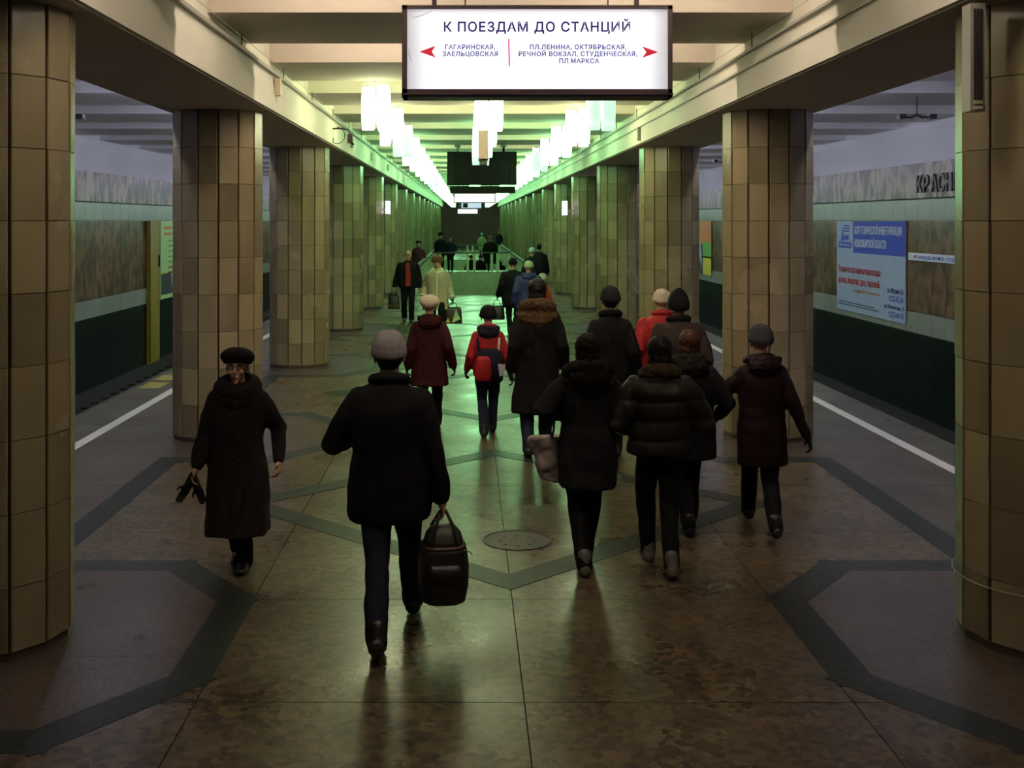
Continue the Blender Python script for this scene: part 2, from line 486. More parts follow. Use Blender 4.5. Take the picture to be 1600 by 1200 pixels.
def far_slabs():
    b = MB()
    for f in range(NF):
        c, q = math.cos(2 * PI * f / NF), math.sin(2 * PI * f / NF)
        for k in range(9):
            z0, z1 = .4 * k + (.05 if k == 0 else .003), .4 * k + .397
            P = [(ap - .045, -hwid), (ap, -hwid), (ap, hwid), (ap - .045, hwid)]
            b.prism([(x * c - y * q, x * q + y * c) for x, y in P], z0, z1)
    return b.mesh('slabs', M_slab)
FAR = far_slabs()
for s, side in ((-1, 'left'), (1, 'right')):
    for k in range(16):
        yc = YC + 6 * k
        if yc > END - 1: break
        c = empty('column', (CX + s * 3.08, yc, 0), 2 * PI / NF * .5)
        lab = 'beige marble-clad column, %s from the camera in the %s row' % (ORD[k + 1] if k else 'nearest', side)
        if k == 0 and s > 0: lab = 'nearest column at the right frame edge, with a wire tied round its foot'
        if k == 0 and s < 0: lab = 'nearest column at the left frame edge, clad in tall marble slabs'
        tag(c, lab, 'column', 'marble columns of the %s row' % side)
        link('core', core, c); link('plinth', pl, c)
        if k <= 5:
            R = random.Random(k * 2 + (s > 0))
            for f in range(NF):
                t = 2 * PI * f / NF
                for z in range(9):
                    o = link('slab', SL0 if z == 0 else SLT if z == 8 else SL, c, ((R.random() * .006 - .002) * math.cos(t), (R.random() * .006 - .002) * math.sin(t), .4 * z), t)
        else:
            tag(link('slabs', FAR, c), kind='stuff')
w = MB(); n = 40
w.tube([(CX + 3.08 + .515 * math.cos(2 * PI * i / n), YC + .515 * math.sin(2 * PI * i / n), .36 + .008 * math.sin(3 * PI * i / n)) for i in range(n + 1)], .004, 6)
tag(w.build('wire', M_grey), 'thin grey wire tied round the foot of the nearest right column', 'wire')

# ------------------------------------------------------------------ stair openings with parapet walls and rails
def stairwell(idx, ya, yb):
    o = tag(empty('trim_%d' % (3 + idx), (0, 0, 0)), kind='structure')
    MB().box(SX0 - .12, SX0, ya, yb, -3.2, -.03).build('side_lining', M_greenm, o)
    MB().box(SX1, SX1 + .12, ya, yb, -3.2, -.03).build('side_lining', M_greenm, o)
    nn = 6; w_ = (SX1 - SX0) / nn
    for i in range(nn):
        for z0, z1 in ((-1.1, -.03), (-2.2, -1.11)):
            MB().box(SX0 + i * w_ + .004, SX0 + (i + 1) * w_ - .004, yb - .05, yb, z0, z1).build('lining_slab', M_greenm, o)
    MB().box(SX0, SX1, yb, yb + .1, -3.2, -.03).build('end_lining', M_greenm, o)
    y = ya; z = -.16
    while z > -3.1 and y < yb - 2:
        MB().box(SX0, SX1, y, y + .33, z - .3, z).build('step', M_smooth, o); y += .32; z -= .16
    MB().box(SX0, SX1, y, yb, -3.3, -3.1).build('landing', M_smooth, o)
    MB().box(SX0, SX1, ya - .25, ya, -.02, .004).build('nosing', M_band, o)
    return o
def railing(idx, ya, yb, lab):
    o = tag(empty('railing', (0, 0, 0)), lab, 'railing')
    r = MB()
    r.box(SX0 - .1, SX1 + .1, yb + .05, yb + .19, .87, .93)
    r.box(SX0 - .16, SX0 - .02, ya, yb + .1, .87, .93); r.box(SX1 + .02, SX1 + .16, ya, yb + .1, .87, .93)
    r.build('handrail', M_handrail, o)
    def post(x, y):
        MB().box(x - .06, x + .06, y - .04, y + .04, 0, .87).build('post', M_post, o)
    for c in (-1.45, -.05, .28, 1.28 + .0, 1.55, 2.02 + .33):
        pass
    for x in (-1.50, -1.28, .02, .34, 1.15, 1.42, 1.78 + .2): post(x, yb + .12)
    y = ya + .4
    while y < yb - .2:
        for x in (SX0 - .09, SX1 + .09):
            MB().box(x - .04, x + .04, y, y + 1.5, .05, .8).build('side_panel', M_greenm, o)
            MB().box(x - .04, x + .04, y - .09, y - .03, 0, .87).build('post', M_post, o)
        y += 1.65
    return o
for i, (a, b) in enumerate(SHAFT):
    stairwell(i, a, b)
railing(0, *SHAFT[0], 'nearer stair railing with cream posts, across the middle of the hall')
railing(1, *SHAFT[1], 'farther stair railing beyond the first one, near the dark end wall')

# ------------------------------------------------------------------ lamp clusters
def shade_mesh(m):
    b = MB(); L = []
    for t in range(7):
        u = t / 6; bow = 1 - .12 * (2 * u - 1) ** 2
        L.append((-.55 + .55 * u, 0, 0, .088 * bow, .062 * bow))
    b.oval(L, 12, 3.2)
    return b.mesh('lamp_shade', m)
SH = {k: shade_mesh(m) for k, m in (('G', M_lampG), ('Y', M_lampY), ('D', M_lampD), ('W', M_lampW))}
for me in SH.values(): me.polygons.foreach_set('use_smooth', [True] * len(me.polygons))
capm = MB().box(-.04, .04, -.03, .03, 0, .035).mesh('cap', M_grey)
frm = MB().box(-.15, .15, -.012, .012, 0, .02).box(-.012, .012, -.13, .13, 0, .02).mesh('lamp_frame', M_grey)
rodm = MB().tube([(0, 0, .01), (0, 0, .61)], .012, 8).mesh('rod', M_grey)
def lamp(x, y, kind, label, group, far=False):
    c = empty('lamp_cluster', (x, y, 4.16)); tag(c, label, 'lamp', group)
    link('rod', rodm, c)
    if not far:
        link('lamp_frame', frm, c, (0, 0, .035))
    for i, (dx, dy) in enumerate(((-.098, -.075), (.098, -.075), (-.098, .075), (.098, .075))):
        z = -.03 if i in (0, 3) else 0.0
        a = link('lamp_shade', SH[kind], c, (dx, dy, z), (.12 if dx > 0 else -.12))
        if not far: link('lamp_cap', capm, c, (dx, dy, z))
dimset = {(-1, 2), (1, 0), (1, 4), (0, 3), (-1, 8)}
skip = {(0, 4)}
for row, x in ((-1, -1.19), (0, CX), (1, 1.745)):
    rn = {-1: 'left', 0: 'middle', 1: 'right'}[row]
    for k in range(0, 28):
        if (row, k) in skip: continue
        y = 14.42 + 3 * k
        kd = 'D' if (row, k) in dimset else ('Y' if k < 2 else 'G')
        lamp(x, y, kd, '%s glowing lamp cluster from the camera in the %s ceiling row' % (ORD[k + 1], rn), 'lamp clusters of the %s row' % rn, far=k > 9)
    for k, y in enumerate((-3.6, -.6, 2.4)):
        lamp(x, y, 'W', 'warm lamp cluster over the camera end of the hall, %s row, %s' % (rn, ('hindmost', 'middle', 'foremost')[k]), 'warm lamp clusters behind the camera')
# aisle tube lights, high on the aisle faces of the architraves
tubm = MB().tube([(0, -.55, 0), (0, .55, 0)], .03, 10).mesh('tube', M_tube)
houm = MB().box(-.05, .05, -.62, .62, .03, .08).mesh('housing', M_whitep)
for s, side in ((-1, 'left'), (1, 'right')):
    for k in range(-1, 22):
        y = 9.0 + 3 * k
        c = tag(empty('tube_light', (CX + s * (ox + .16), y, 3.98)), '%s tube light from the camera on the %s aisle face of the architrave' % (ORD[k + 2], side), 'lamp', 'aisle tube lights, %s side' % side)
        link('tube', tubm, c); link('housing', houm, c)
        MB().box(*sorted((-s * .16, -s * .05)), -.03, .03, .03, .07).build('bracket', M_grey, c)

# tube lights hidden in the ceiling coffers, on the far faces of the ribs
ctm = {}
for nm, m in (('W', M_coffW), ('G', M_coffG)):
    ctm[nm] = MB().tube([(-.6, 0, 0), (.6, 0, 0)], .022, 8).mesh('tube', m)
cth = MB().box(-.66, .66, -.06, -.02, -.03, .05).mesh('housing', M_whitep)
for k in range(-2, 10):
    y = 9.53 + 3 * k + 1.67 + .05
    for j, x in enumerate((-1.25, 1.25)):
        c = tag(empty('coffer_light', (CX + x, y, 4.56)), 'tube light in the %s ceiling coffer, %s half' % (ORD[k + 3], ('left', 'right')[j]), 'lamp', 'tube lights in the ceiling coffers')
        link('tube', ctm['W' if k <= 0 else 'G'], c, (0, .02, 0)); link('housing', cth, c)

# ------------------------------------------------------------------ hanging signs and screen
def px(x, Y): return (x - 730) * Y / F
def pz(y, Y): return 2.4 - (y - 345) * Y / F
Y0 = 6.2
sg = tag(empty('hanging_sign', (px(839.5, Y0), Y0, pz(152, Y0))), 'lit white hanging sign with blue station directions and two red arrows', 'sign')
sx = 1 / (F / Y0)       # metres per photo pixel at the sign
wS, hS = 423 * sx, 144 * sx
def fr(x0, x1, z0, z1, y0=-.0, y1=.16): MB().box(x0, x1, y0, y1, z0, z1).build('frame', M_darkmetal, sg)
b = MB(); t = 9 * sx
b.box(-wS / 2, wS / 2, 0, .17, 0, 13 * sx); b.box(-wS / 2, wS / 2, 0, .17, hS - 6 * sx, hS)
b.box(-wS / 2, -wS / 2 + 8 * sx, 0, .17, 0, hS); b.box(wS / 2 - 7 * sx, wS / 2, 0, .17, 0, hS)
b.box(-wS / 2, wS / 2, .16, .175, 0, hS)
b.box(-wS / 2 - .003, wS / 2 + .003, -.008, .0, 4 * sx, 6 * sx)
b.build('frame', M_darkmetal, sg)
# lit pane: a diffuser that is brightest over its tubes and falls off to the ends of the box
def pane_mat():
    m = bpy.data.materials.new('sign_diffuser'); m.use_nodes = True; nt = m.node_tree; N = nt.nodes; L = nt.links
    bs = N['Principled BSDF']; bs.inputs['Base Color'].default_value = (.2, .21, .21, 1); bs.inputs['Roughness'].default_value = .4
    tc = N.new('ShaderNodeTexCoord'); sp = N.new('ShaderNodeSeparateXYZ'); L.new(tc.outputs['Object'], sp.inputs[0])
    def edge(sock, c, half, soft):
        a = N.new('ShaderNodeMath'); a.operation = 'SUBTRACT'; a.inputs[1].default_value = c; L.new(sock, a.inputs[0])
        q = N.new('ShaderNodeMath'); q.operation = 'ABSOLUTE'; L.new(a.outputs[0], q.inputs[0])
        r = N.new('ShaderNodeMapRange'); r.interpolation_type = 'SMOOTHSTEP'
        r.inputs['From Min'].default_value = half; r.inputs['From Max'].default_value = half - soft
        r.inputs['To Min'].default_value = 0; r.inputs['To Max'].default_value = 1; L.new(q.outputs[0], r.inputs['Value']); return r.outputs[0]
    a = edge(sp.outputs['X'], 0, wS / 2 + .02, .20); c = edge(sp.outputs['Z'], hS * .47, hS / 2 + .06, .13)
    mu = N.new('ShaderNodeMath'); mu.operation = 'MULTIPLY'; L.new(a, mu.inputs[0]); L.new(c, mu.inputs[1])
    mr = N.new('ShaderNodeMapRange'); mr.inputs['To Min'].default_value = .36; mr.inputs['To Max'].default_value = 1.06; L.new(mu.outputs[0], mr.inputs['Value'])
    bs.inputs['Emission Color'].default_value = (.95, .93, 1.0, 1)
    L.new(mr.outputs[0], bs.inputs['Emission Strength']); return m
M_pane = pane_mat()
MB().box(-wS / 2 + 7 * sx, wS / 2 - 6 * sx, .012, .02, 12 * sx, hS - 5 * sx).build('lit_pane', M_pane, sg)
def on_sign(me, x, y, nm='lettering'):
    link(nm, me, sg, ((x - 839.5) * sx, .0105, (152 - y) * sx))
def line(txt, x0, x1, ybase, cap, m, bold=.0, sp=1.12):
    me = text_mesh(txt, cap * sx / .70, m, .0008, (x1 - x0) * sx, spacing=sp, bold=bold or .0009)
    on_sign(me, x0, ybase)
line('К ПОЕЗДАМ ДО СТАНЦИЙ', 693.5, 985, 48.7, 14.5, M_navyl, .0015)
line('ГАГАРИНСКАЯ,', 695.5, 773.5, 76.5, 7, M_blueletter)
line('ЗАЕЛЬЦОВСКАЯ', 691.5, 778, 87.2, 7, M_blueletter)
line('ПЛ.ЛЕНИНА, ОКТЯБРЬСКАЯ,', 828, 979, 76.5, 7, M_blueletter)
line('РЕЧНОЙ ВОКЗАЛ, СТУДЕНЧЕСКАЯ,', 810.5, 996, 87.2, 7, M_blueletter)
line('ПЛ.МАРКСА', 874, 936.5, 98.2, 7, M_blueletter)
def poly_sign(pts, m, nm):
    b = MB().prism([((x - 839.5) * sx, (152 - y) * sx) for x, y in pts], .0095, .012, 'y'); b.build(nm, m, sg)
poly_sign([(655.5, 80.3), (680.5, 71), (674.5, 80.3), (680.5, 89.5)], M_red, 'arrow')
poly_sign([(1028.5, 81), (1004, 72), (1010.5, 81), (1004, 90)], M_red, 'arrow')
poly_sign([(794, 60.5), (796, 60.5), (797, 103), (795, 103)], M_magenta, 'divider')
M_smudge = emit_mat('sign_smudge', (.42, .44, .46), .8, (.15, .15, .15))
def smudge(pts, w0):
    L = []; n_ = len(pts)
    for i, (x, y) in enumerate(pts):
        L.append((x, y, w0 * math.sin(PI * (i + .6) / (n_ + .2))))
    up = [(x, y - w / 2) for x, y, w in L]; dn = [(x, y + w / 2) for x, y, w in L][::-1]
    b = MB().prism([((x - 839.5) * sx, (152 - y) * sx) for x, y in up + dn], .0102, .0125, 'y'); b.build('smudge', M_smudge, sg)
smudge([(641, 26.5), (650, 26), (660, 23), (668, 19.5), (676, 15.8)], 1.6)
b = MB().prism([((x - 839.5) * sx, (152 - y) * sx) for x, y in ((638, 72), (640, 82), (643, 95), (641.6, 95), (638, 84))], .0102, .0125, 'y'); b.build('smudge', M_smudge, sg)
for x in (678, 998):
    MB().box((x - 839.5) * sx - .013, (x - 839.5) * sx + .013, .07, .096, hS, 4.2 - sg.location.z + .6).build('hanger', M_darkmetal, sg)
for x in (727, 951):
    MB().tube([((x - 839.5) * sx, .03, hS), ((x - 839.5) * sx, .03, 4.7 - sg.location.z)], .004, 6).build('cable', M_darkmetal, sg)

Y1 = 26.0
tv = tag(empty('hanging_screen', (px(753, Y1), Y1, pz(302, Y1))), 'switched-off black television in a dark case, hung from the ceiling', 'screen')
w1 = 106 * Y1 / F; h1 = 65 * Y1 / F; q = Y1 / F
MB().box(-w1 / 2 - .02, w1 / 2 + .02, 0, .14, 13 * q, h1).build('case', M_black, tv)
MB().box(-42 * q, 42 * q, -.03, .01, 14 * q, h1 - 3 * q).build('glass', M_screen, tv)
for s in (-1, 1): MB().box(*sorted((s * 44 * q, s * 53 * q)), -.02, .0, 14 * q, h1 - 2 * q).build('loudspeaker', mat('tv_side', (.012, .015, .008), None, 9, .6, spec=.2), tv)
MB().box(-50 * q, 52 * q, -.06, .14, 0, 11 * q).build('shelf', M_black, tv)
for x in (-38, 34):
    MB().tube([(x * q, .08, h1), (x * q, .08, 4.77 - tv.location.z)], .03, 8).build('hanger', M_grey if x < 0 else M_black, tv)
    MB().box(x * q - .07, x * q + .07, .02, .14, 4.14 - tv.location.z, 4.2 - tv.location.z).build('mount', M_grey, tv)

Y2 = 16.0
bs_ = tag(empty('hanging_box_sign', (px(755.5, Y2), Y2, pz(248, Y2))), 'narrow beige box hung on a thin rod in front of the dark screen', 'sign')
q = Y2 / F
MB().box(-7.5 * q, 7.5 * q, 0, .7, 0, 57 * q).build('case', M_beige, bs_)
MB().box(-6 * q, 6 * q, .05, .65, -9 * q, 0).build('base', mat('olive_base', (.07, .08, .05), None, 9, .6), bs_)
MB().tube([(0, .1, 57 * q), (0, .1, 4.2 - bs_.location.z)], .011, 8).build('rod', M_beige, bs_)
MB().tube([(0, .6, 57 * q), (0, .6, 4.2 - bs_.location.z)], .011, 8).build('rod', M_beige, bs_)

def far_sign(x0, x1, y0, y1, Y, m, lab, extra=None):
    q = Y / F; c = tag(empty('hanging_sign', (px((x0 + x1) / 2, Y), Y, pz(y1, Y))), lab, 'sign')
    w, h = (x1 - x0) * q, (y1 - y0) * q
    MB().box(-w / 2 - .04, w / 2 + .04, .01, .2, -.04, h + .04).build('frame', M_darkmetal, c)
    MB().box(-w / 2, w / 2, -.01, .01, 0, h).build('lit_pane', m, c)
    for s in (-1, 1): MB().tube([(s * w * .4, .1, h), (s * w * .4, .1, 4.77 - c.location.z)], .02, 6).build('hanger', M_darkmetal, c)
    return c, w, h
c, w, h = far_sign(710.5, 773, 303, 315.5, 41, M_signfar, 'lit white sign hanging just below the dark screen')
link('lettering', text_mesh('К ПОЕЗДАМ ДО СТАНЦИЙ', .06, M_blueletter, .001, w * .6, 'CENTER'), c, (0, -.013, h * .62))
c, w, h = far_sign(721, 752, 317, 325, 56, M_lilac, 'dim lilac sign with a black square, hung deep in the hall')
MB().box(-w * .42, -w * .18, -.02, -.008, .02, h - .02).build('black_square', M_black, c)
far_sign(715.5, 746, 327, 333.5, 80, M_signfar, 'smallest lit white sign, in front of the dark end wall')
M_sidelit = emit_mat('box_sign_lit', (.9, .9, 1.0), 1.6)
for x, y0, y1, Y, side in ((605, 314, 334, 30.0, 'left'), (883.5, 314, 336, 30.0, 'right')):
    q = Y / F
    c = tag(empty('box_sign', (px(x, Y), Y, pz(y1, Y))), 'small lit box sign jutting from the %s row of columns' % side, 'sign')
    MB().box(-3 * q, 3 * q, 0, .5, 0, (y1 - y0) * q).build('lit_pane', M_sidelit, c)
    s = -1 if side == 'left' else 1
    xe = (CX + s * 2.62) - c.location.x
    MB().box(*sorted((0, xe)), .22, .28, .1, .14).build('arm', M_grey, c)
    MB().box(-3.4 * q, 3.4 * q, .0 + .02, .48, -.03, 0).build('base', M_grey, c)

# ------------------------------------------------------------------ small fittings
q = 5.88 / F
fx = tag(empty('wall_lamp_housing', (px(1535, 5.88), 5.93, pz(172, 5.88))), 'tall narrow grey fitting with a slotted front on the nearest right column', 'fitting')
MB().box(-12 * q, 12 * q, 0, .10, 0, .58).build('housing', M_grey, fx)
for i in range(3): MB().box((-7 + 5 * i) * q, (-4.6 + 5 * i) * q, -.008, .0, 18 * q, .55).build('slat', M_darkmetal, fx)
for i in range(2): MB().box(-7 * q, 6 * q, -.012, .0, (3 + 8 * i) * q, (8 + 8 * i) * q).build('tab', mat('tab_cream_%d' % i, (.5, .5, .32), None, 4, .5), fx)
# bracket camera on the left architrave
cc = tag(empty('bracket_camera', (px(524, 17.6), 17.6, pz(201, 17.6))), 'small dark camera on a bent bracket of the left architrave, with a cable loop', 'camera')
xw = (CX - hx) - cc.location.x
MB().tube([(xw, 0, 0), (.12, 0, 0), (.2, 0, -.02), (.24, 0, -.09)], .014, 8).build('arm', M_darkmetal, cc)
MB().box(.20, .28, -.06, .06, -.23, -.09).build('camera_body', M_darkmetal, cc)
MB().tube([(.23, -.02, -.21), (.29, -.06, -.25)], .018, 8).build('lens', M_black, cc)
MB().tube([(xw + .01, 0, -.16)] + [(.03 + .12 * math.sin(t), 0, -.11 - .13 * math.cos(t)) for t in [PI * i / 10 for i in range(-2, 11)]], .006, 6).build('cable', M_black, cc)
bx = tag(MB().box(0, .06, -.05, .05, 0, .19).build('sensor_box', mat('sensor_cream', (.5, .44, .30), None, 4, .5), None, loc=(CX - hx, 12.35, 3.80)), 'little cream box fixed on the left architrave above the second column', 'box')
bx = tag(MB().box(-.05, 0, -.06, .06, 0, .2).build('sensor_box', M_grey, None, loc=(CX + hx, 17.3, 3.66)), 'little grey box under the ledge of the right architrave', 'box')
for i, y in enumerate((20.3, 24.5, 29.5)):
    tag(MB().box(0, .05, -.05, .05, 0, .17).build('junction_box', M_grey, None, loc=(CX - hx, y, 3.74)), ['nearest', 'second', 'farthest'][i] + ' small junction box on the far left architrave', 'box', 'junction boxes on the left architrave')
def twin(x, y, lab):
    c = tag(empty('twin_pendant', (x, y, 3.91)), lab, 'pendant', 'twin-headed pendants over the platforms')
    MB().tube([(0, 0, .03), (0, 0, .30)], .008, 6).build('rod', M_darkmetal, c)
    MB().tube([(-.2, 0, 0), (-.08, 0, -.015), (0, 0, .03), (.08, 0, -.015), (.2, 0, 0)], .014, 6).build('arm', M_darkmetal, c)
    for s in (-1, 1):
        MB().box(s * .22 - .05, s * .22 + .05, -.06, .06, -.03, .035).build('head', M_darkmetal, c)
twin(6.52, 16, 'twin-headed dark pendant over the right platform, nearest')
twin(6.52, 28, 'twin-headed dark pendant over the right platform, seen between columns')
twin(-5.83, 16, 'twin-headed dark pendant over the left platform, cut by the column')
twin(-5.83, 28, 'twin-headed dark pendant over the left platform, farther one')

# ------------------------------------------------------------------ posters on the track walls
def wallframe(side, y, lab, nm, cat='poster', off=.062):
    X = WALLX[side]
    if side == 'right': c = empty(nm, (X - off, y, 0), -PI / 2)      # local +x runs towards the camera
    else: c = empty(nm, (X + off, y, 0), PI / 2)                     # local +x runs away from the camera
    return tag(c, lab, cat)
ad = wallframe('right', 25.0, 'large pale blue advertising poster with a blue heading on the right track wall', 'poster')
MB().box(0, 3.9, -.012, .01, .42, 2.385).build('sheet', M_ad, ad)
def flat(c, x0, x1, z0, z1, m, nm, d=.016):
    return MB().box(x0, x1, -d, -.010, z0, z1).build(nm, m, c)
def txt(c, s, x0, x1, z, cap, m, bold=0.0):
    link('lettering', text_mesh(s, cap / .72, m, .001, x1 - x0, bold=bold), c, (x0, -.019, z))
flat(ad, 1.05, 3.9, 1.71, 2.385, M_adblue, 'blue_heading', .015)
txt(ad, 'БЮРО ТЕХНИЧЕСКОЙ ИНВЕНТАРИЗАЦИИ', 1.15, 3.75, 2.12, .16, M_adwhite, .004)
txt(ad, 'НОВОСИБИРСКОЙ ОБЛАСТИ', 1.15, 2.95, 1.84, .16, M_adwhite, .004)
b = MB()
b.prism([(.28, 1.95), (.42, 2.28), (.46, 1.95)], -.016, -.010, 'y')
for i in range(3): b.box(.48, .80, -.016, -.010, 2.16 + .06 * i, 2.19 + .06 * i)
b.box(.5, .78, -.016, -.010, 1.98, 2.08)
b.build('emblem', M_adblue, ad)
flat(ad, .12, .92, 1.80, 1.93, M_adblue, 'emblem')
txt(ad, 'БТИ НСО', .2, .84, 1.835, .06, M_adwhite)
txt(ad, 'Техническая инвентаризация :', .12, 2.72, 1.27, .14, M_adred, .004)
txt(ad, 'домов, квартир, дач, гаражей', .12, 2.6, 1.03, .14, M_adred, .004)
txt(ad, 'и других объектов', 1.15, 2.6, .86, .08, M_adorange)
txt(ad, 'ул. Фрунзе, 2а', 3.02, 3.82, .98, .10, M_navy)
txt(ad, 'т.222-42-34', 3.08, 3.82, .81, .12, M_adblue)
txt(ad, 'ул. Чаплыгина, 75', 2.85, 3.86, .66, .08, M_navy)
txt(ad, 'т.223-69-71', 3.08, 3.82, .50, .12, M_adblue)
for z in (.60, .545): flat(ad, .12, 2.3 + (.6 - z) * 4, z, z + .018, M_navy, 'small_print')
rs = wallframe('right', 20.95, 'narrow white route strip with blue lettering on brown marble', 'route_strip', 'sign')
MB().box(0, 5.0, -.015, .01, 1.66, 1.80).build('strip', M_adwhite, rs)
txt(rs, 'ПЛОЩАДЬ МАРКСА · СТУДЕНЧЕСКАЯ · РЕЧНОЙ ВОКЗАЛ · ОКТЯБРЬСКАЯ', .45, 4.6, 1.695, .06, M_adblue)
flat(rs, .28, .38, 1.70, 1.76, M_adred, 'red_square')
for x in (1.35, 2.5): flat(rs, x, x + .06, 1.70, 1.75, M_adred, 'red_square', .0165)
p2 = wallframe('right', 41.6, 'orange, green and yellow poster on the right track wall, seen between columns', 'poster')
MB().box(0, 3.7, -.012, .01, .5, 2.39).build('sheet', M_adorange, p2)
flat(p2, .2, 2.4, .5, 1.55, M_addark, 'dark_print')
flat(p2, 2.35, 3.7, .5, 1.15, M_adyellow, 'yellow_print'); flat(p2, 2.35, 3.7, 1.1, 1.65, M_adleaf, 'leaf_print')
b = MB(); b.prism([(.9, 2.39), (.9, 2.0), (1.3, 1.5), (2.3, .7), (2.0, 1.6), (1.6, 2.1), (1.75, 2.39)], -.017, -.010, 'y'); b.build('pale_print', M_ad, p2)
b = MB(); b.prism([(.35, 1.0), (.45, 1.6), (.75, 1.6), (.8, 1.0)], -.0175, -.010, 'y'); b.build('pale_print', M_ad, p2)
p3 = wallframe('left', 29.25, 'yellow-green poster with rows of text and a photo strip on the left track wall', 'poster')
MB().box(0, 3.4, -.012, .01, .31, 2.40).build('sheet', M_adgreen, p3)
rows = [('СЧАСТЛИВЫЙ', M_adorange), ('НОВЫЙ ГОД', M_adorange), ('подарки', M_adblue), ('праздник', M_adblue), ('скидки', M_adblue), ('сюрпризы', M_adblue), ('концерт', M_adblue), ('ждём вас', M_adred), ('каждый день', M_adred)]
z = 2.17
for i in range(9):
    a = .35 if i < 2 else .75
    for j in range(3):
        hgt = .11 if i < 2 else .06
        flat(p3, a + j * .85, a + j * .85 + .72, z, z + hgt * .7, (M_adorange if i < 2 else M_adred if i > 6 else M_adleaf), 'text_row')
    z -= .165 if i < 2 else .145
flat(p3, 0, 3.4, .98, 1.02, M_adyellow, 'yellow_print')
flat(p3, .05, 2.4, .42, .98, M_addark, 'dark_print')
b = MB(); b.prism([(1.0, .98), (1.1, .6), (1.5, .5), (1.35, .98)], -.0175, -.010, 'y'); b.build('pale_print', M_ad, p3)
b = MB(); b.prism([(1.5, .62), (2.3, .70), (2.3, .52), (1.4, .46)], -.0178, -.010, 'y'); b.build('orange_print', M_adorange, p3)
pp = tag(MB().box(.048, .12, 0, .95, -1.25, 2.40).build('ochre_door_panel', M_pillar, None, loc=(-8.2, 28.05, 0)), 'tall ochre yellow panel on the left track wall beside the poster', 'panel')
MB().box(.12, .135, .02, .05, -1.2, 2.38).build('edge_strip', M_black, pp)
MB().box(.12, .15, .82, .88, 1.2, 1.5).build('hinge', M_black, pp)
# ------------------------------------------------------------------ people
def cloth(name, c, rough=.85, v=.25, scale=14):
    return mat(name, [k * (1 - v) for k in c], [k * (1 + v) for k in c], scale, rough, .25, spec=.2)
K_black = cloth('black_wool', (0.0040, 0.0036, 0.0044)); K_char = cloth('charcoal_cloth', (0.0088, 0.0081, 0.0097))
K_brown = cloth('dark_brown_wool', (0.0121, 0.0077, 0.0073)); K_fur = cloth('dark_fur', (0.0081, 0.0053, 0.0040), v=.5, scale=40)
K_tan = cloth('tan_fur', (0.0715, 0.0403, 0.0143), v=.5, scale=40); K_tan2 = cloth('olive_brown_fur', (0.0358, 0.0260, 0.0130), v=.5, scale=40); K_olive = cloth('olive_nylon', (0.0121, 0.0105, 0.0081), .5)
K_maroon = cloth('maroon_wool', (0.0304, 0.0036, 0.0050)); K_wine = cloth('dark_wine_nylon', (0.0137, 0.0040, 0.0057), .6)
K_red = cloth('red_nylon', (.30, .012, .013), .6); K_navy = cloth('navy_cloth', (0.0074, 0.0081, 0.0186)); K_jean = cloth('blue_denim', (0.0186, 0.0248, 0.0465), v=.3)
K_grey = cloth('grey_knit', (.22, .20, .21), v=.2, scale=60); K_cream = cloth('cream_knit', (.46, .40, .29), v=.15, scale=50)
K_dgrey = cloth('dark_grey_knit', (0.0390, 0.0423, 0.0455), v=.2, scale=50)
K_sheep = cloth('pale_sheepskin', (.38, .34, .22), v=.15); K_sheepl = cloth('cream_fleece', (.62, .58, .40), v=.2, scale=60)
K_shoe = mat('shoe_leather', (.012, .010, .010), None, 5, .4); K_sneak = mat('pale_trainer', (.13, .12, .10), (.07, .06, .055), 30, .5)
K_hairB = cloth('black_hair', (0.0065, 0.0046, 0.0039), .5, .5, 60); K_hairR = cloth('auburn_hair', (0.0553, 0.0182, 0.0078), .5, .5, 60); K_hairG = cloth('grey_hair', (.12, .10, .08), .6, .4, 60)
K_skin = mat('skin', (.42, .22, .14), (.50, .28, .18), 8, .55); K_lip = mat('lip', (.32, .11, .08), None, 5, .5)
K_eyew = mat('eye_white', (.55, .52, .48), None, 5, .3); K_iris = mat('iris', (.02, .015, .01), None, 5, .3)
K_turq = cloth('turquoise_knit', (.05, .30, .34)); K_palegreen = cloth('pale_green_cloth', (.20, .26, .14)); K_blue = cloth('blue_nylon', (.03, .04, .13), .6)
K_glove = cloth('dark_glove', (.014, .010, .010)); K_tote = cloth('pale_tote', (.30, .255, .235), .6, .12, 8); K_bagd = mat('bag_leather', (.007, .005, .005), (.011, .007, .007), 9, .45)
K_white = mat('paper_white', (.7, .68, .72), None, 4, .6); K_reflect = mat('silver_trim', (.45, .45, .35), None, 4, .4)

def ik(a, b, l1, l2, pole):
    a, b, pole = Vector(a), Vector(b), Vector(pole)
    d = b - a; L = d.length; mx = (l1 + l2) * .998
    if L > mx: b = a + d * (mx / L); d = b - a; L = mx
    u = d.normalized(); c = (l1 * l1 + L * L - l2 * l2) / (2 * L * l1); c = max(-1, min(1, c))
    p = (pole - u * pole.dot(u)).normalized()
    return a + u * l1 * c + p * l1 * math.sqrt(max(0, 1 - c * c)), b

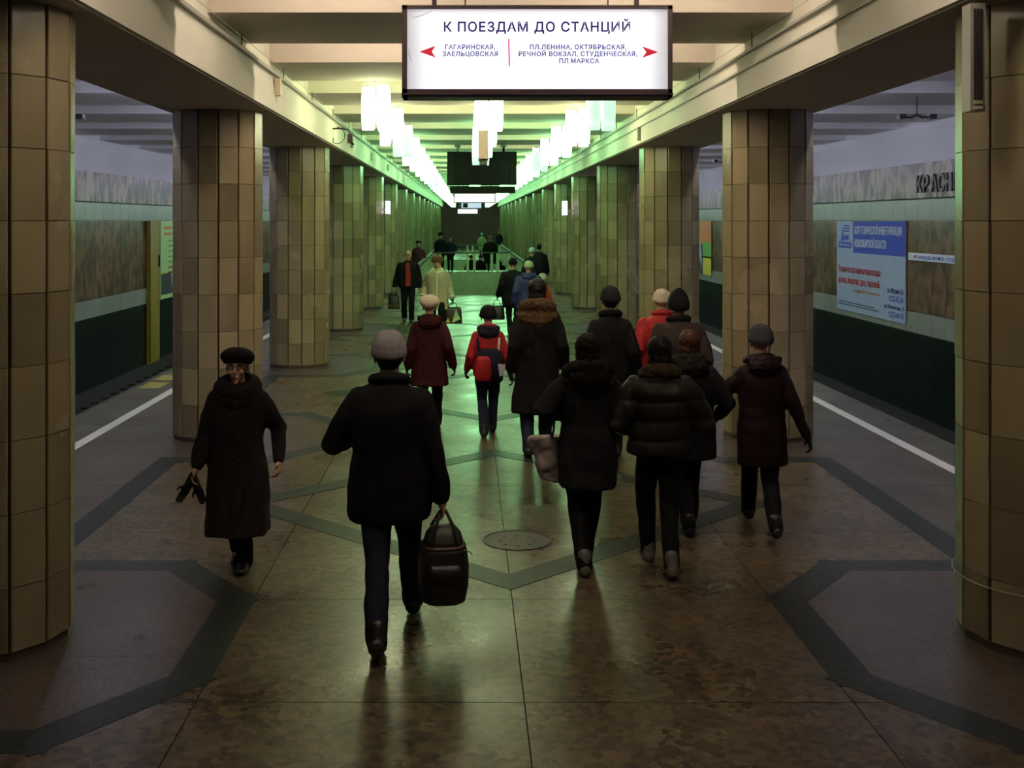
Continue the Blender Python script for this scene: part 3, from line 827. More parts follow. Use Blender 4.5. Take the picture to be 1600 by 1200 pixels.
def solid(mb, name, mats, parent, voxel, smooth=4, disp=None, matfn=None, dec=None):
    """fuse the overlapping shapes of mb into one continuous surface"""
    me = mb.mesh('tmp', mats); o = bpy.data.objects.new('tmp', me); col.objects.link(o)
    r = o.modifiers.new('r', 'REMESH'); r.mode = 'VOXEL'; r.voxel_size = voxel
    if smooth:
        s = o.modifiers.new('s', 'SMOOTH'); s.factor = .5; s.iterations = smooth
    if dec:
        d = o.modifiers.new('d', 'DECIMATE'); d.ratio = dec
    dg = bpy.context.evaluated_depsgraph_get()
    out = bpy.data.meshes.new_from_object(o.evaluated_get(dg)); bpy.data.objects.remove(o); bpy.data.meshes.remove(me)
    out.name = name
    if disp:
        nn = [v.normal.copy() for v in out.vertices]
        for v, n in zip(out.vertices, nn): v.co += n * disp(v.co)
    out.materials.clear()
    for m in (mats if isinstance(mats, (list, tuple)) else [mats]): out.materials.append(m)
    for p in out.polygons: p.use_smooth = True; p.material_index = matfn(p.center) if matfn else 0
    return link(name, out, parent)
def folds(seed=0, amp=.010, puff=0.0, pitch=.11):
    def f(c):
        d = amp * noise.noise(Vector((c.x * 7 + seed, c.y * 7, c.z * 3))) + amp * .6 * noise.noise(Vector((c.x * 16, c.y * 16 + seed, c.z * 9)))
        if puff:
            d += puff * (abs(math.sin(PI * c.z / pitch + .5 * noise.noise(c * 3))) ** .6 - .6)
        return d
    return f
def furd(seed=0, amp=.012):
    def f(c): return amp * (noise.noise(c * 42 + Vector((seed, 0, 0))) + .6 * noise.noise(c * 85))
    return f

def hand(b, wrist, d, n, s=1.0, curl=.5, side=1):
    """palm and five fingers: d along the forearm, n palm normal (towards which the fingers curl)"""
    d = d.normalized(); n = (n - d * n.dot(d)).normalized(); w = d.cross(n) * side     # w points to the thumb side
    pc = wrist + d * .045 * s
    rot = Matrix((w, d, n)).transposed()
    b.ell(pc, (.040 * s, .050 * s, .016 * s), 12, 8, rot)
    b.tube([wrist - d * .03 * s, wrist + d * .03 * s], [.026 * s, .028 * s], 10)
    for i, (off, ln) in enumerate(((.028, .070), (.010, .078), (-.009, .073), (-.027, .058))):
        p = pc + w * off * s + d * .040 * s; a = 0; pts = [p - d * .02 * s, p]
        for j, fr_ in enumerate((.45, .30, .25)):
            a += curl * (.9, 1.1, .8)[j]
            p = p + (d * math.cos(a) + n * math.sin(a)) * ln * fr_ * s; pts.append(p)
        b.tube(pts, [.0088 * s, .0088 * s, .0082 * s, .0076 * s, .0068 * s], 8)
    p = pc + w * .032 * s - d * .018 * s
    q1 = p + (w * .75 + d * .6 + n * .3).normalized() * .034 * s
    q2 = q1 + (d * .9 + n * .55 + w * .1).normalized() * .030 * s
    b.tube([p - w * .012 * s, p, q1, q2], [.011 * s, .011 * s, .010 * s, .008 * s], 8)

def person(label, x, y, H, rot, legs, arms, top, pants=K_black, shoes=K_shoe, hat=None, hair=None, face=False, far=False,
           collar=None, gloves=True, lean=0.0, group=None, hip=.515, headturn=0.0, hood=None, extra=None, base=0.0, bulk=0.0, headdown=0.0):
    """legs: ((x, y, lift, pitch) left, right) in metres; arms: wrist targets left, right (x, y, z in metres); local forward is -y"""
    k = H / 1.7
    r = tag(empty('person', (x, y, base), rot), label, 'person', group)
    hz = hip * H
    sh_z = .800 * H
    off = lambda z: -lean * max(0, z - hz)          # forward lean
    vox = .018 if far else .0075
    B = MB()
    # legs
    J = []
    for s, (fx_, fy, lift, pitch) in zip((1, -1), legs):
        hp = Vector((s * .085 * k, off(hz), hz))
        lift += .135 * k * math.sin(-pitch) if pitch < 0 else .07 * k * math.sin(pitch)
        an = Vector((fx_, fy + .02, .085 * k + lift))
        kn, an = ik(hp, an, .245 * H, .250 * H, (s * .04, -1, 0))
        J.append((hp, kn, an, pitch, s))
        B.tube([hp, hp.lerp(kn, .5), kn, kn.lerp(an, .35), an], [.082 * k, .068 * k, .050 * k, .052 * k, .035 * k], 10)
        B.ell(an + Vector((0, -.05 * k, -.045 * k)), (.028 * k, .090 * k, .022 * k), 10, 6)
    # trunk
    B.oval([(hz - .08 * k, 0, off(hz), .10 * k, .09 * k), (hz, 0, off(hz), .155 * k, .105 * k), (.60 * H, 0, off(.6 * H), .125 * k, .09 * k),
            (.70 * H, 0, off(.7 * H), .15 * k, .105 * k), (.77 * H, 0, off(.77 * H), .165 * k, .095 * k), (.815 * H, 0, off(.815 * H), .10 * k, .065 * k),
            (.84 * H, 0, off(.84 * H), .055 * k, .055 * k)], 16)
    hc = Vector((0, off(.93 * H) - .015 * k - headdown * .05, .930 * H))
    R = Matrix.Rotation(headturn, 3, 'Z') @ Matrix.Rotation(headdown, 3, 'X')
    kh = max(k, .95) * 1.04
    def HP(px_, py_, pz_): return hc + R @ Vector((px_ * kh, py_ * kh, pz_ * kh))
    B.tube([(0, off(.82 * H), .82 * H), tuple(HP(0, .012, -.07))], [.060 * k, .055 * k], 12)
    # head: skull, jaw, nose, brow, cheeks, lips, ears
    B.ell(HP(0, .008, .022), (.076 * k, .092 * k, .090 * k), 16, 12, R)
    B.ell(HP(0, -.022, -.045), (.056 * k, .062 * k, .068 * k), 14, 10, R)
    B.ell(HP(0, -.068, -.098), (.022 * k, .018 * k, .018 * k), 8, 6, R)
    if not far:
        B.tube([HP(0, -.078, .012), HP(0, -.098, -.025)], [.009 * k, .013 * k], 8)
        B.ell(HP(0, -.096, -.032), (.019 * k, .012 * k, .010 * k), 8, 6, R)
        B.tube([HP(-.04, -.070, .020), HP(0, -.082, .022), HP(.04, -.070, .020)], [.010 * k] * 3, 8)
        for s in (1, -1):
            B.ell(HP(s * .038, -.060, -.030), (.022 * k, .018 * k, .018 * k), 8, 6, R)
            B.ell(HP(s * .077, .012, -.012), (.010 * k, .020 * k, .032 * k), 8, 6, R)
        B.ell(HP(0, -.082, -.062), (.026 * k, .011 * k, .007 * k), 8, 6, R)
        B.ell(HP(0, -.080, -.074), (.023 * k, .011 * k, .008 * k), 8, 6, R)
    else:
        B.tube([HP(0, -.078, .012), HP(0, -.100, -.030)], [.012 * k, .018 * k], 8)
        for s in (1, -1): B.ell(HP(s * .077, .012, -.012), (.014 * k, .022 * k, .034 * k), 8, 6, R)
    # arms
    A = []
    sw = (.178 + bulk) * k
    for s, t in zip((1, -1), arms):
        shp = Vector((s * (sw - .03 * k), off(sh_z), sh_z - .028 * k))
        pole = t[3] if len(t) > 3 else (s * .12, 1, -.2)
        el, wr = ik(shp, t[:3], .172 * H, .150 * H, pole)
        A.append((shp, el, wr, s))
        B.tube([shp, el, wr], [.044 * k, .038 * k, .026 * k], 10)
        n = Vector((-s, 0, 0))
        hand(B, wr + (wr - el).normalized() * .01, wr - el, n, k * 1.02, .62, side=(-1 if s > 0 else 1))
    hz_cut = hc.z - .066 * k
    def mf(c):
        if (c - HP(0, -.090, -.068)).length < .019 * k: return 1
        for (shp, el, wr, s) in A:
            if gloves and (c - wr).length < .20 * k and (c - el).length > (wr - el).length * .9: return 2
        return 0
    body = solid(B, 'body', [K_skin, K_lip, K_glove], r, vox, 2 if not far else 1, matfn=mf, dec=.55 if not far else None)
    if face:
        for s in (1, -1):
            e = MB(); e.ell(HP(s * .030, -.0795, .002), (.012 * k, .006 * k, .0055 * k), 10, 7, R); e.cur = 1
            e.ell(HP(s * .030, -.084, .002), (.0055 * k, .003 * k, .0052 * k), 8, 6, R)
            e.build('eye', [K_eyew, K_iris], body, True)
            e = MB(); e.tube([HP(s * .014, -.086, .022), HP(s * .032, -.084, .028), HP(s * .050, -.070, .022)], [.004 * k, .005 * k, .003 * k], 6)
            e.build('eyebrow', K_hairB, body, True)
    # shoes
    for (hp, kn, an, pitch, s) in J:
        sb = MB()
        Rp = Matrix.Rotation(-pitch, 3, 'X')
        def SP(a, b_, c_): return an + Rp @ Vector((a * k, b_ * k, c_ * k))
        L = []
        for (yy, w_, h_, zb) in ((.075, .030, .06, 0), (.05, .040, .085, 0), (-.02, .042, .085, 0), (-.09, .047, .060, 0), (-.15, .046, .045, .002), (-.185, .028, .028, .008)):
            ring = []
            for i in range(12):
                t = 2 * PI * i / 12; c_, q_ = math.cos(t), math.sin(t)
                ring.append(SP(w_ * c_, yy, -.083 + zb + (h_ * (.5 + .5 * q_) if q_ > 0 else h_ * .5 * (1 + q_ * .98))))
            L.append(ring)
        sb.rings(L); sb.tube([SP(0, .02, -.05), SP(0, .012, .05)], [.050 * k, .050 * k], 12)
        solid(sb, 'shoe', shoes, r, .008 if not far else .016, 2)
    # trousers
    tb = MB()
    for (hp, kn, an, pitch, s) in J:
        e = an - (kn - an).normalized() * .02
        tb.tube([hp, hp.lerp(kn, .5), kn, kn.lerp(an, .5), e], [.100 * k, .088 * k, .072 * k, .068 * k, .062 * k], 14)
    tb.oval([(hz - .10 * k, 0, off(hz), .13 * k, .115 * k), (hz + .02, 0, off(hz), .165 * k, .125 * k), (hz + .12 * k, 0, off(hz + .1), .14 * k, .11 * k)], 16)
    solid(tb, 'trousers', pants, r, .013 if not far else .024, 3, folds(x * 9, .012))
    # coat
    c = dict(hem=.45, hw=.22, hd=.17, waist=0.0, puff=0, mat=K_black, sleeve=.062, pitch=.11, name='coat', cuff=0.0)
    c.update(top)
    hem = c['hem']; bk = bulk
    cb_ = MB(); zt = .835 * H
    L = [(hem, 0, off(hem), c['hw'] * k, c['hd'] * k)]
    if hem < .42 * H: L.append((.42 * H, 0, off(.42 * H), (.202 + bk) * k * .97 + (c['hw'] - .21) * k * .35, (.155 + bk * .5) * k))
    L += [(.50 * H, 0, off(.5 * H), (.195 + bk) * k, (.150 + bk * .6) * k), (.61 * H, 0, off(.61 * H), (.175 + bk - c['waist']) * k, (.135 + bk * .6) * k),
          (.71 * H, 0, off(.71 * H), (.190 + bk) * k, (.142 + bk * .6) * k), (.765 * H, 0, off(.765 * H), (.198 + bk) * k, (.132 + bk * .6) * k),
          (.805 * H, 0, off(.805 * H), (.172 + bk * .9) * k, (.105 + bk * .5) * k), (.838 * H, 0, off(.838 * H), (.090 + bk * .4) * k, (.085 + bk * .4) * k),
          (.858 * H, 0, off(.858 * H), .070 * k, .068 * k)]
    L = [l for l in L if l[0] >= hem]
    cb_.oval(L, 22, 2.3)
    sl = c['sleeve'] * k
    for (shp, el, wr, s) in A:
        e = wr - (wr - el).normalized() * (.01 + c['cuff'])
        cb_.tube([shp + Vector((-s * .01 * k, 0, 0)), shp.lerp(el, .5), el, el.lerp(e, .5), e], [sl * 1.08, sl * 1.08, sl * 1.02, sl * .92, sl * .80], 14)
    coat = solid(cb_, c['name'], c['mat'], r, .013 if not far else .024, 4, folds(x * 13 + y, .013 if not far else .02, c['puff'], c['pitch']))
    if collar:
        kb = MB(); kind, km = collar
        n_ = 16; rr = {'fur': .062, 'bigfur': .066, 'cloth': .036, 'fleece': .045}[kind] * k; Rr = {'fur': .085, 'bigfur': .105, 'cloth': .075, 'fleece': .085}[kind] * k
        cz = .838 * H + (.012 if kind != 'cloth' else .03)
        pts = []
        for i in range(n_ + 1):
            t = 2 * PI * i / n_ - PI / 2
            pts.append((Rr * 1.2 * math.cos(t), off(cz) + Rr * math.sin(t), cz + (.045 if kind != 'cloth' else .02) * (math.sin(t) - .4) * k))
        kb.tube(pts, rr, 10)
        if kind == 'bigfur':
            kb.oval([(.735 * H, 0, off(.75 * H), .12 * k, .15 * k), (.765 * H, 0, off(.77 * H), .20 * k, .168 * k), (.795 * H, 0, off(.8 * H), .222 * k, .160 * k), (.83 * H, 0, off(.835 * H), .172 * k, .135 * k), (.86 * H, 0, off(.86 * H), .11 * k, .10 * k)], 20)
        if kind == 'cloth':
            kb.oval([(.82 * H, 0, off(.83 * H), .085 * k, .085 * k), (.875 * H, 0, off(.87 * H) + .01, .078 * k, .078 * k)], 18)
        fz = 'fur' in kind or kind == 'fleece'
        solid(kb, 'fur_collar' if 'fur' in kind else 'collar', km, coat, .011 if not far else .02, 1 if fz else 3, furd(x * 5, .010 * k) if fz else None)
    if hood:
        kind, hm = hood; hb = MB()
        if kind == 'down':      # hood lying on the back of the shoulders
            hb.ell((0, off(.83 * H) + .105 * k, .818 * H), (.150 * k, .085 * k, .085 * k), 16, 10)
            hb.tube([(.12 * k, off(.83 * H) + .00, .842 * H), (.13 * k, off(.83 * H) + .08 * k, .85 * H), (0, off(.83 * H) + .15 * k, .852 * H), (-.13 * k, off(.83 * H) + .08 * k, .85 * H), (-.12 * k, off(.83 * H), .842 * H)], .034 * k, 10)
            solid(hb, 'hood', hm, coat, .012 if not far else .02, 2, furd(x, .012))
    # hair and hats
    if hair:
        kind, hm = hair; hb = MB()
        if kind == 'short':
            hb.ell(HP(0, .022, .034), (.082 * k, .088 * k, .088 * k), 16, 10, R)
            hb.ell(HP(0, .040, -.020), (.072 * k, .062 * k, .060 * k), 14, 8, R)
        elif kind == 'bob':
            hb.ell(HP(0, .022, .030), (.094 * k, .098 * k, .098 * k), 16, 10, R)
            hb.ell(HP(0, .045, -.040), (.092 * k, .070 * k, .085 * k), 14, 8, R)
        elif kind == 'long':
            hb.ell(HP(0, .022, .030), (.092 * k, .098 * k, .096 * k), 16, 10, R)
            hb.tube([HP(0, .045, .0), HP(0, .065, -.10), HP(0, .085, -.19)], [.088 * k, .088 * k, .070 * k], 14)
        elif kind == 'bald':
            hb.ell(HP(0, .050, -.005), (.084 * k, .055 * k, .050 * k), 14, 8, R)
        solid(hb, 'hair', hm, r, .010 if not far else .016, 2, furd(x * 3, .007))
    if hat:
        kind, hm = hat; hb = MB()
        if kind == 'beanie':
            hb.oval([(0, 0, 0, .094, .106), (.03, 0, 0, .096, .108), (.06, 0, 0, .091, .103), (.09, 0, 0, .078, .088), (.115, 0, 0, .052, .058), (.128, 0, 0, .018, .02)], 20)
            hb.oval([(-.012, 0, 0, .094, .106), (-.008, 0, 0, .100, .112), (.028, 0, 0, .101, .113), (.034, 0, 0, .095, .107)], 20)
        elif kind == 'pointed':
            hb.oval([(-.05, 0, .015, .090, .095), (0, 0, .006, .100, .112), (.05, 0, 0, .094, .104), (.10, 0, 0, .070, .078), (.14, 0, .01, .035, .04), (.155, 0, .015, .012, .012)], 20)
        elif kind == 'beret':
            hb.oval([(-.014, 0, 0, .092, .104), (.004, 0, 0, .102, .114), (.026, 0, 0, .116, .128), (.052, 0, 0, .114, .126), (.078, 0, 0, .092, .102), (.096, 0, 0, .055, .06), (.102, 0, 0, .02, .02)], 22)
        elif kind == 'fur':
            hb.oval([(-.02, 0, .005, .100, .110), (.02, 0, .005, .118, .126), (.07, 0, .005, .122, .130), (.115, 0, .005, .100, .108), (.14, 0, .005, .04, .05)], 22)
        elif kind == 'cap':
            hb.oval([(-.005, 0, 0, .092, .104), (.04, 0, 0, .096, .106), (.075, 0, -.01, .084, .098), (.095, 0, -.01, .04, .05)], 20)
            hb.ell((0, -.105, .005), (.062, .055, .010), 12, 6)
        up = .034 if kind in ('beret', 'fur', 'cap') else .014
        hb.v = [tuple(HP(a * 1.02, b2 + .014, c2 + up + b2 * (-.22 if kind == 'beret' else -.12))) for a, b2, c2 in hb.v]
        nm = {'beanie': 'knitted_hat', 'pointed': 'knitted_hat', 'beret': 'beret', 'fur': 'fur_hat', 'cap': 'flat_cap'}[kind]
        fz = kind in ('fur',)
        o = solid(hb, nm, hm, r, .010 if not far else .016, 2, furd(x * 7, .016) if fz else folds(y, .006))
    if extra: extra(coat, k, H, A, J, off, HP)
    return r, A

AW = PI        # walking away from the camera
def lw(rot, x, y, wx, wy, wz):      # world point to local
    c, s = math.cos(-rot), math.sin(-rot); dx, dy = wx - x, wy - y
    return (dx * c - dy * s, dx * s + dy * c, wz)

# --- man with the travel bag
X_, Y_ = -.45, 6.38
r_, A_ = person('nearest man, in black coat and grey knitted hat, walking away with a travel bag', X_, Y_, 1.74, AW,
       ((.04, .36, 0, -.35), (-.12, -.38, 0, .0)), ((.24, -.24, 1.12, (.7, .5, -1)), (-.30, .02, .80, (-.3, 1, 0))),
       dict(hem=.68, hw=.225, hd=.17, mat=K_black, sleeve=.070), pants=K_navy, hat=('beanie', K_grey), collar=('cloth', K_black), gloves=False, bulk=.035, hair=('short', K_hairB))
def world_hand(r, A, i):
    shp, el, wr, s = A[i]; d = (wr - el).normalized()
    c, q = math.cos(r.rotation_euler.z), math.sin(r.rotation_euler.z); p = wr + d * .085
    return Vector((p.x * c - p.y * q + r.location.x, p.x * q + p.y * c + r.location.y, p.z + r.location.z))
def travel_bag():
    h = world_hand(r_, A_, 1)
    b = tag(empty('travel_bag', (h.x, h.y, h.z - .52), .12), 'dark bulging travel bag with two handles carried by the nearest man', 'bag')
    m = MB(); m.oval([(0, 0, 0, .10, .10), (.015, 0, 0, .125, .12), (.10, 0, 0, .142, .135), (.22, 0, 0, .145, .135), (.30, 0, 0, .135, .13), (.325, 0, 0, .120, .12)], 24, 3.2)
    o = m.build('bag_body', K_bagd, b, True)
    m = MB(); m.oval([(.32, -.0, 0, .115, .11), (.36, 0, 0, .112, .10), (.40, 0, 0, .098, .085), (.43, 0, 0, .07, .06), (.44, 0, 0, .02, .02)], 24, 2.4)
    m.build('bag_top', mat('bag_top_cloth', (.02, .017, .015), (.03, .026, .022), 8, .5), b, True)
    for s in (-1, 1):
        m = MB(); m.tube([(-.075, s * .10, .32), (-.06, s * .075, .42), (-.015, s * .012, .515), (.0, 0, .525), (.015, s * .012, .515), (.06, s * .075, .42), (.075, s * .10, .32)], .009, 8)
        m.build('handle', K_bagd, b, True)
    m = MB(); m.oval([(.318, 0, 0, .128, .126), (.326, 0, 0, .130, .128), (.334, 0, 0, .126, .124)], 24, 3.0)
    m.build('zip', mat('zip_brown', (.05, .022, .016), None, 5, .4), b, True)
    MB().oval([(.06, 0, -.13, .09, .022), (.20, 0, -.135, .095, .026), (.24, 0, -.13, .085, .015)], 18, 3).build('pocket', K_bagd, b, True)
    MB().tube([(.11, -.10, .315), (.145, -.09, .300), (.155, -.09, .285)], .004, 6).build('tag', mat('pale_tag', (.5, .42, .40), None, 4, .5), b, True)
travel_bag()

# --- elderly woman walking towards the camera
def buttons(r, k, H, A, J, off, HP):
    for z in (.62, .52, .42, .32):
        MB().ell((.03, off(z * H) - .165 * k, z * H), (.012, .006, .012), 8, 6).build('button', K_shoe, r, True)
r1, A1 = person('elderly woman in long brown coat, fur collar and black beret walking towards the camera', -1.58, 7.60, 1.50, 0,
       ((.05, -.03, 0, .05), (-.03, .16, .0, -.3)), ((.285, -.02, .76, (.35, .8, 0)), (-.275, -.04, .72)),
       dict(hem=.265, hw=.255, hd=.27, mat=K_brown, sleeve=.072), pants=K_black, hat=('beret', K_fur), collar=('bigfur', K_fur), face=True, gloves=False, bulk=.03,
       hair=('short', K_hairG), extra=buttons)
h = world_hand(r1, A1, 1)
gl = tag(empty('glove_pair', (h.x, h.y, h.z)), 'pair of dark gloves held in the right hand of the elderly woman', 'gloves')
for i, (dx, a) in enumerate(((-.05, .55), (.045, -.45))):
    g_ = MB(); d = Vector((math.sin(-a) * -1 * (1 if 1 else 0), 0, -math.cos(a))); d = Vector((-math.sin(a), 0, -math.cos(a)))
    g_.tube([(0, 0, .02), tuple(d * .07)], [.026, .030], 10)
    hand(g_, d * .06, d, Vector((0, -1, 0)), .8, .25)
    solid(g_, 'glove', K_glove, gl, .006, 1)

# --- maroon coat
person('woman in maroon coat and cream beret seen from behind, in front of the sheepskin coat', -.43, 12.6, 1.52, AW,
       ((.08, .10, 0, 0), (-.08, -.24, 0, 0)), ((.25, -.02, .74), (-.27, .03, .75)),
       dict(hem=.53, hw=.25, hd=.19, mat=K_maroon, sleeve=.068), pants=K_black, hat=('beret', K_cream), collar=('cloth', K_maroon), bulk=.02, hood=('down', K_maroon))
# --- boy
rb, Ab = person('boy in bright red jacket, dark hat and jeans walking away', .235, 12.35, 1.42, AW,
       ((.05, .14, 0, -.15), (-.05, -.22, 0, 0)), ((.24, -.05, .72), (-.25, .04, .68)),
       dict(hem=.66, hw=.19, hd=.15, mat=K_red, sleeve=.060, name='jacket'), pants=K_jean, hat=('beanie', K_black), collar=('cloth', K_red), bulk=.015, hood=('down', K_navy))
bp_ = tag(empty('backpack', (.235, 12.20, .62)), 'red and navy school backpack worn by the boy, paper in its side pocket', 'backpack')
def bkey(y0, x0, x1, z0, z1, d, m, nm):
    a = MB(); cx = (x0 + x1) / 2; w_ = (x1 - x0) / 2
    a.oval([(z0, cx, -y0, w_ * .8, d * .7), (z0 + .03, cx, -y0, w_, d), ((z0 + z1) / 2, cx, -y0, w_, d * 1.05), (z1 - .05, cx, -y0, w_ * .95, d), (z1, cx, -y0, w_ * .6, d * .6)], 18, 3)
    return a.build(nm, m, bp_, True)
bkey(.06, -.14, .16, .0, .37, .085, K_navy, 'bag_body'); bkey(.15, -.15, .03, .03, .30, .045, K_red, 'front_pocket')
MB().prism([(.10, .22), (.18, .21), (.17, .10), (.12, .08)], -.16, -.145, 'y').build('paper', K_white, bp_)
for x in (-.11, .11):
    MB().tube([(x, -.0, .34), (x * 1.1, .03, .46), (x * 1.1, .16, .50), (x * 1.15, .26, .42)], .014, 8).build('strap', K_reflect if x > 0 else K_navy, bp_, True)
# --- tall woman in long coat
person('tall woman in long black coat with a wide tan fur collar, walking away', .72, 11.35, 1.80, AW,
       ((.10, .12, 0, -.1), (-.10, -.20, 0, 0)), ((.27, -.02, .88), (-.28, -.06, .90)),
       dict(hem=.44, hw=.255, hd=.20, mat=K_black, sleeve=.070), pants=K_jean, hair=('bob', K_hairB), collar=('bigfur', K_tan), bulk=.015)
# --- man in dark coat
person('man in plain dark overcoat and dark cap, walking away left of the pale green columns', 1.44, 11.1, 1.72, AW,
       ((.09, .15, 0, -.1), (-.09, -.22, 0, 0)), ((.27, -.10, .86), (-.28, .03, .84)),
       dict(hem=.72, hw=.22, hd=.16, mat=K_black), pants=K_black, hat=('beanie', K_char), bulk=.01, hair=('short', K_hairB), collar=('cloth', K_black))
# --- woman with the tote
rt, At = person('woman in long dark hooded jacket carrying a pale tote bag, seen from behind', .83, 7.62, 1.62, AW,
       ((.04, .14, .0, -.1), (-.01, -.20, 0, 0)), ((.23, -.05, 1.05, (.6, 1, 0)), (-.20, -.20, 1.0, (-.6, 1, 0))),
       dict(hem=.565, hw=.205, hd=.17, mat=K_char, puff=.008, pitch=.17, sleeve=.066, name='jacket'), pants=K_black, shoes=K_sneak, hair=('bob', K_hairB), hood=('down', K_fur), bulk=.02, collar=('bigfur', K_fur))
h = world_hand(rt, At, 0)
tt = tag(empty('tote_bag', (h.x - .05, h.y - .02, h.z - .45), .2), 'pale crumpled tote bag with a dark strap beside the hooded woman', 'bag')
t_ = MB()
def totedisp(c): return .022 * noise.noise(c * 8) + .010 * noise.noise(c * 20)
t_.oval([(0, .03, 0, .085, .045), (.01, .03, 0, .10, .055), (.10, .01, 0, .112, .07), (.20, -.02, 0, .115, .06), (.29, -.03, 0, .125, .05), (.31, -.03, 0, .126, .048)], 28, 3.5)
o = solid(t_, 'bag_body', K_tote, tt, .009, 2, totedisp)
m = MB(); m.rings([[(-.03 + r_2 * .128 * math.cos(t), r_2 * .052 * math.sin(t), z) for t in [2 * PI * i / 24 for i in range(24)]] for r_2, z in ((1, .30), (1.03, .315), (.95, .318), (.93, .300))], cap=False)
m.build('rim', mat('tote_rim', (.5, .40, .34), None, 4, .6), tt, True)
for s in (-1, 1):
    MB().tube([(-.0 + s * .02, s * .05, .27), (.01, s * .04, .36), (.03, 0, .47), (.03, 0, .49)], .009, 8).build('strap', K_bagd, tt, True)
# --- woman in the puffy jacket
person('woman in short puffy jacket with brown fur collar, walking away beside the tote carrier', 1.33, 7.62, 1.60, AW,
       ((.05, -.22, 0, 0), (-.04, .20, .0, -.15)), ((.22, -.16, .95, (.5, 1, 0)), (-.22, -.20, .95, (-.5, 1, 0))),
       dict(hem=.80, hw=.215, hd=.165, mat=K_olive, puff=.014, pitch=.13, sleeve=.082, name='jacket'), pants=K_black, shoes=K_sneak, hair=('bob', K_hairB), collar=('fur', K_tan2), bulk=.045)
# --- auburn hair
ra, Aa = person('woman with auburn hair and dark hooded jacket, half hidden behind the puffy jacket', 1.72, 8.55, 1.55, AW,
       ((.03, .12, 0, -.1), (-.05, -.20, .02, 0)), ((.22, -.15, .85), (-.26, -.16, .86, (-.5, 1, 0))),
       dict(hem=.57, hw=.22, hd=.17, mat=K_char, sleeve=.070, name='jacket'), pants=K_black, hair=('bob', K_hairR), hood=('down', K_fur), bulk=.03, collar=('fur', K_fur))
# --- man with pointed beanie
person('man in brown-grey jacket and pointed black knitted hat, in front of the woman in red', 2.05, 10.7, 1.70, AW,
       ((.08, .15, 0, -.1), (-.08, -.2, 0, 0)), ((.27, -.05, .84), (-.27, -.05, .84)),
       dict(hem=.75, hw=.23, hd=.17, mat=cloth('brown_grey_nylon', (0.0358, 0.0247, 0.0195)), sleeve=.075, name='jacket'), pants=K_black, hat=('pointed', K_black), bulk=.045, collar=('cloth', K_brown))
person('woman in red jacket and cream hat, mostly hidden behind the man with the pointed hat', 2.10, 11.9, 1.64, AW,
       ((.08, .15, 0, -.1), (-.08, -.2, 0, 0)), ((.28, -.05, .84), (-.26, -.05, .84)),
       dict(hem=.75, hw=.23, hd=.17, mat=K_red, sleeve=.075, name='jacket'), pants=K_black, hat=('beanie', K_cream), bulk=.06, collar=('cloth', K_red))
# --- striding man on the right
person('rightmost person, in dark wine jacket and grey cap, left arm held out', 2.27, 8.50, 1.57, AW,
       ((.02, -.36, .0, .0), (-.02, .28, .02, -.25)), ((.40, -.30, 1.00, (.5, .3, -1)), (-.33, .10, .72)),
       dict(hem=.53, hw=.205, hd=.165, mat=K_wine, sleeve=.062, name='jacket', puff=.004), pants=K_black, hat=('beanie', K_dgrey), bulk=.012, hood=('down', K_wine), lean=.05, collar=('cloth', K_wine))
# --- facing pair further off
def shirt(r, k, H, A, J, off, HP):
    MB().prism([(-.055, .50 * H), (.055, .50 * H), (.075, .60 * H), (.05, .80 * H), (0, .84 * H), (-.05, .80 * H), (-.04, .60 * H)], -.185 * k, -.10 * k, 'y').build('shirt', mat('red_shirt', (.28, .012, .012), None, 6, .8), r)
r2, A2 = person('balding man in open black jacket over a red shirt walking towards the camera', -1.41, 26.3, 1.70, 0,
       ((.09, -.18, 0, 0), (-.09, .15, 0, -.1)), ((.30, -.03, .82), (-.32, -.02, .84)),
       dict(hem=.80, hw=.23, hd=.16, mat=K_black, sleeve=.07, name='jacket'), pants=K_black, hair=('bald', K_hairG), face=True, gloves=False, bulk=.05, extra=shirt)
h = world_hand(r2, A2, 1)
def handbag(h, w_, d_, ht, m, lab, m2=None, drop=.12):
    b = tag(empty('handbag', (h.x, h.y, h.z - ht - drop)), lab, 'bag')
    a = MB(); a.oval([(0, 0, 0, w_ * .95, d_), (.02, 0, 0, w_, d_), (ht * .8, 0, 0, w_ * .9, d_ * .9), (ht, 0, 0, w_ * .8, d_ * .4)], 16, 3.5)
    a.build('bag_body', m, b, True)
    if m2: MB().oval([(.0, 0, 0, w_ * 1.01, d_ * 1.04), (ht * .33, 0, 0, w_ * 1.02, d_ * 1.04)], 16, 3.5).build('lower_panel', m2, b, True)
    for s in (-1, 1): MB().tube([(-w_ * .5, s * d_ * .4, ht * .97), (-w_ * .3, s * .01, ht + drop * .7), (0, 0, ht + drop), (w_ * .3, s * .01, ht + drop * .7), (w_ * .5, s * d_ * .4, ht * .97)], .008, 6).build('handle', K_bagd, b, True)
    return b
handbag(h, .14, .06, .34, K_bagd, 'dark shopping bag with a brown lower part carried by the balding man', cloth('bag_brown', (.10, .06, .04)))
def fleece(r, k, H, A, J, off, HP):
    MB().box(-.022, .022, -.175 * k, -.15 * k, .62, .80 * H).build('front_trim', K_sheepl, r)
    a = MB(); a.oval([(.575, 0, off(.6), .247 * k, .192 * k), (.625, 0, off(.6), .248 * k, .193 * k)], 20, 2.3); a.build('hem_trim', K_sheepl, r, True)
    for (shp, el, wr, s) in A:
        d = (wr - el).normalized(); MB().tube([wr - d * .055, wr - d * .015], .066, 12, False).build('cuff', K_sheepl, r, True)
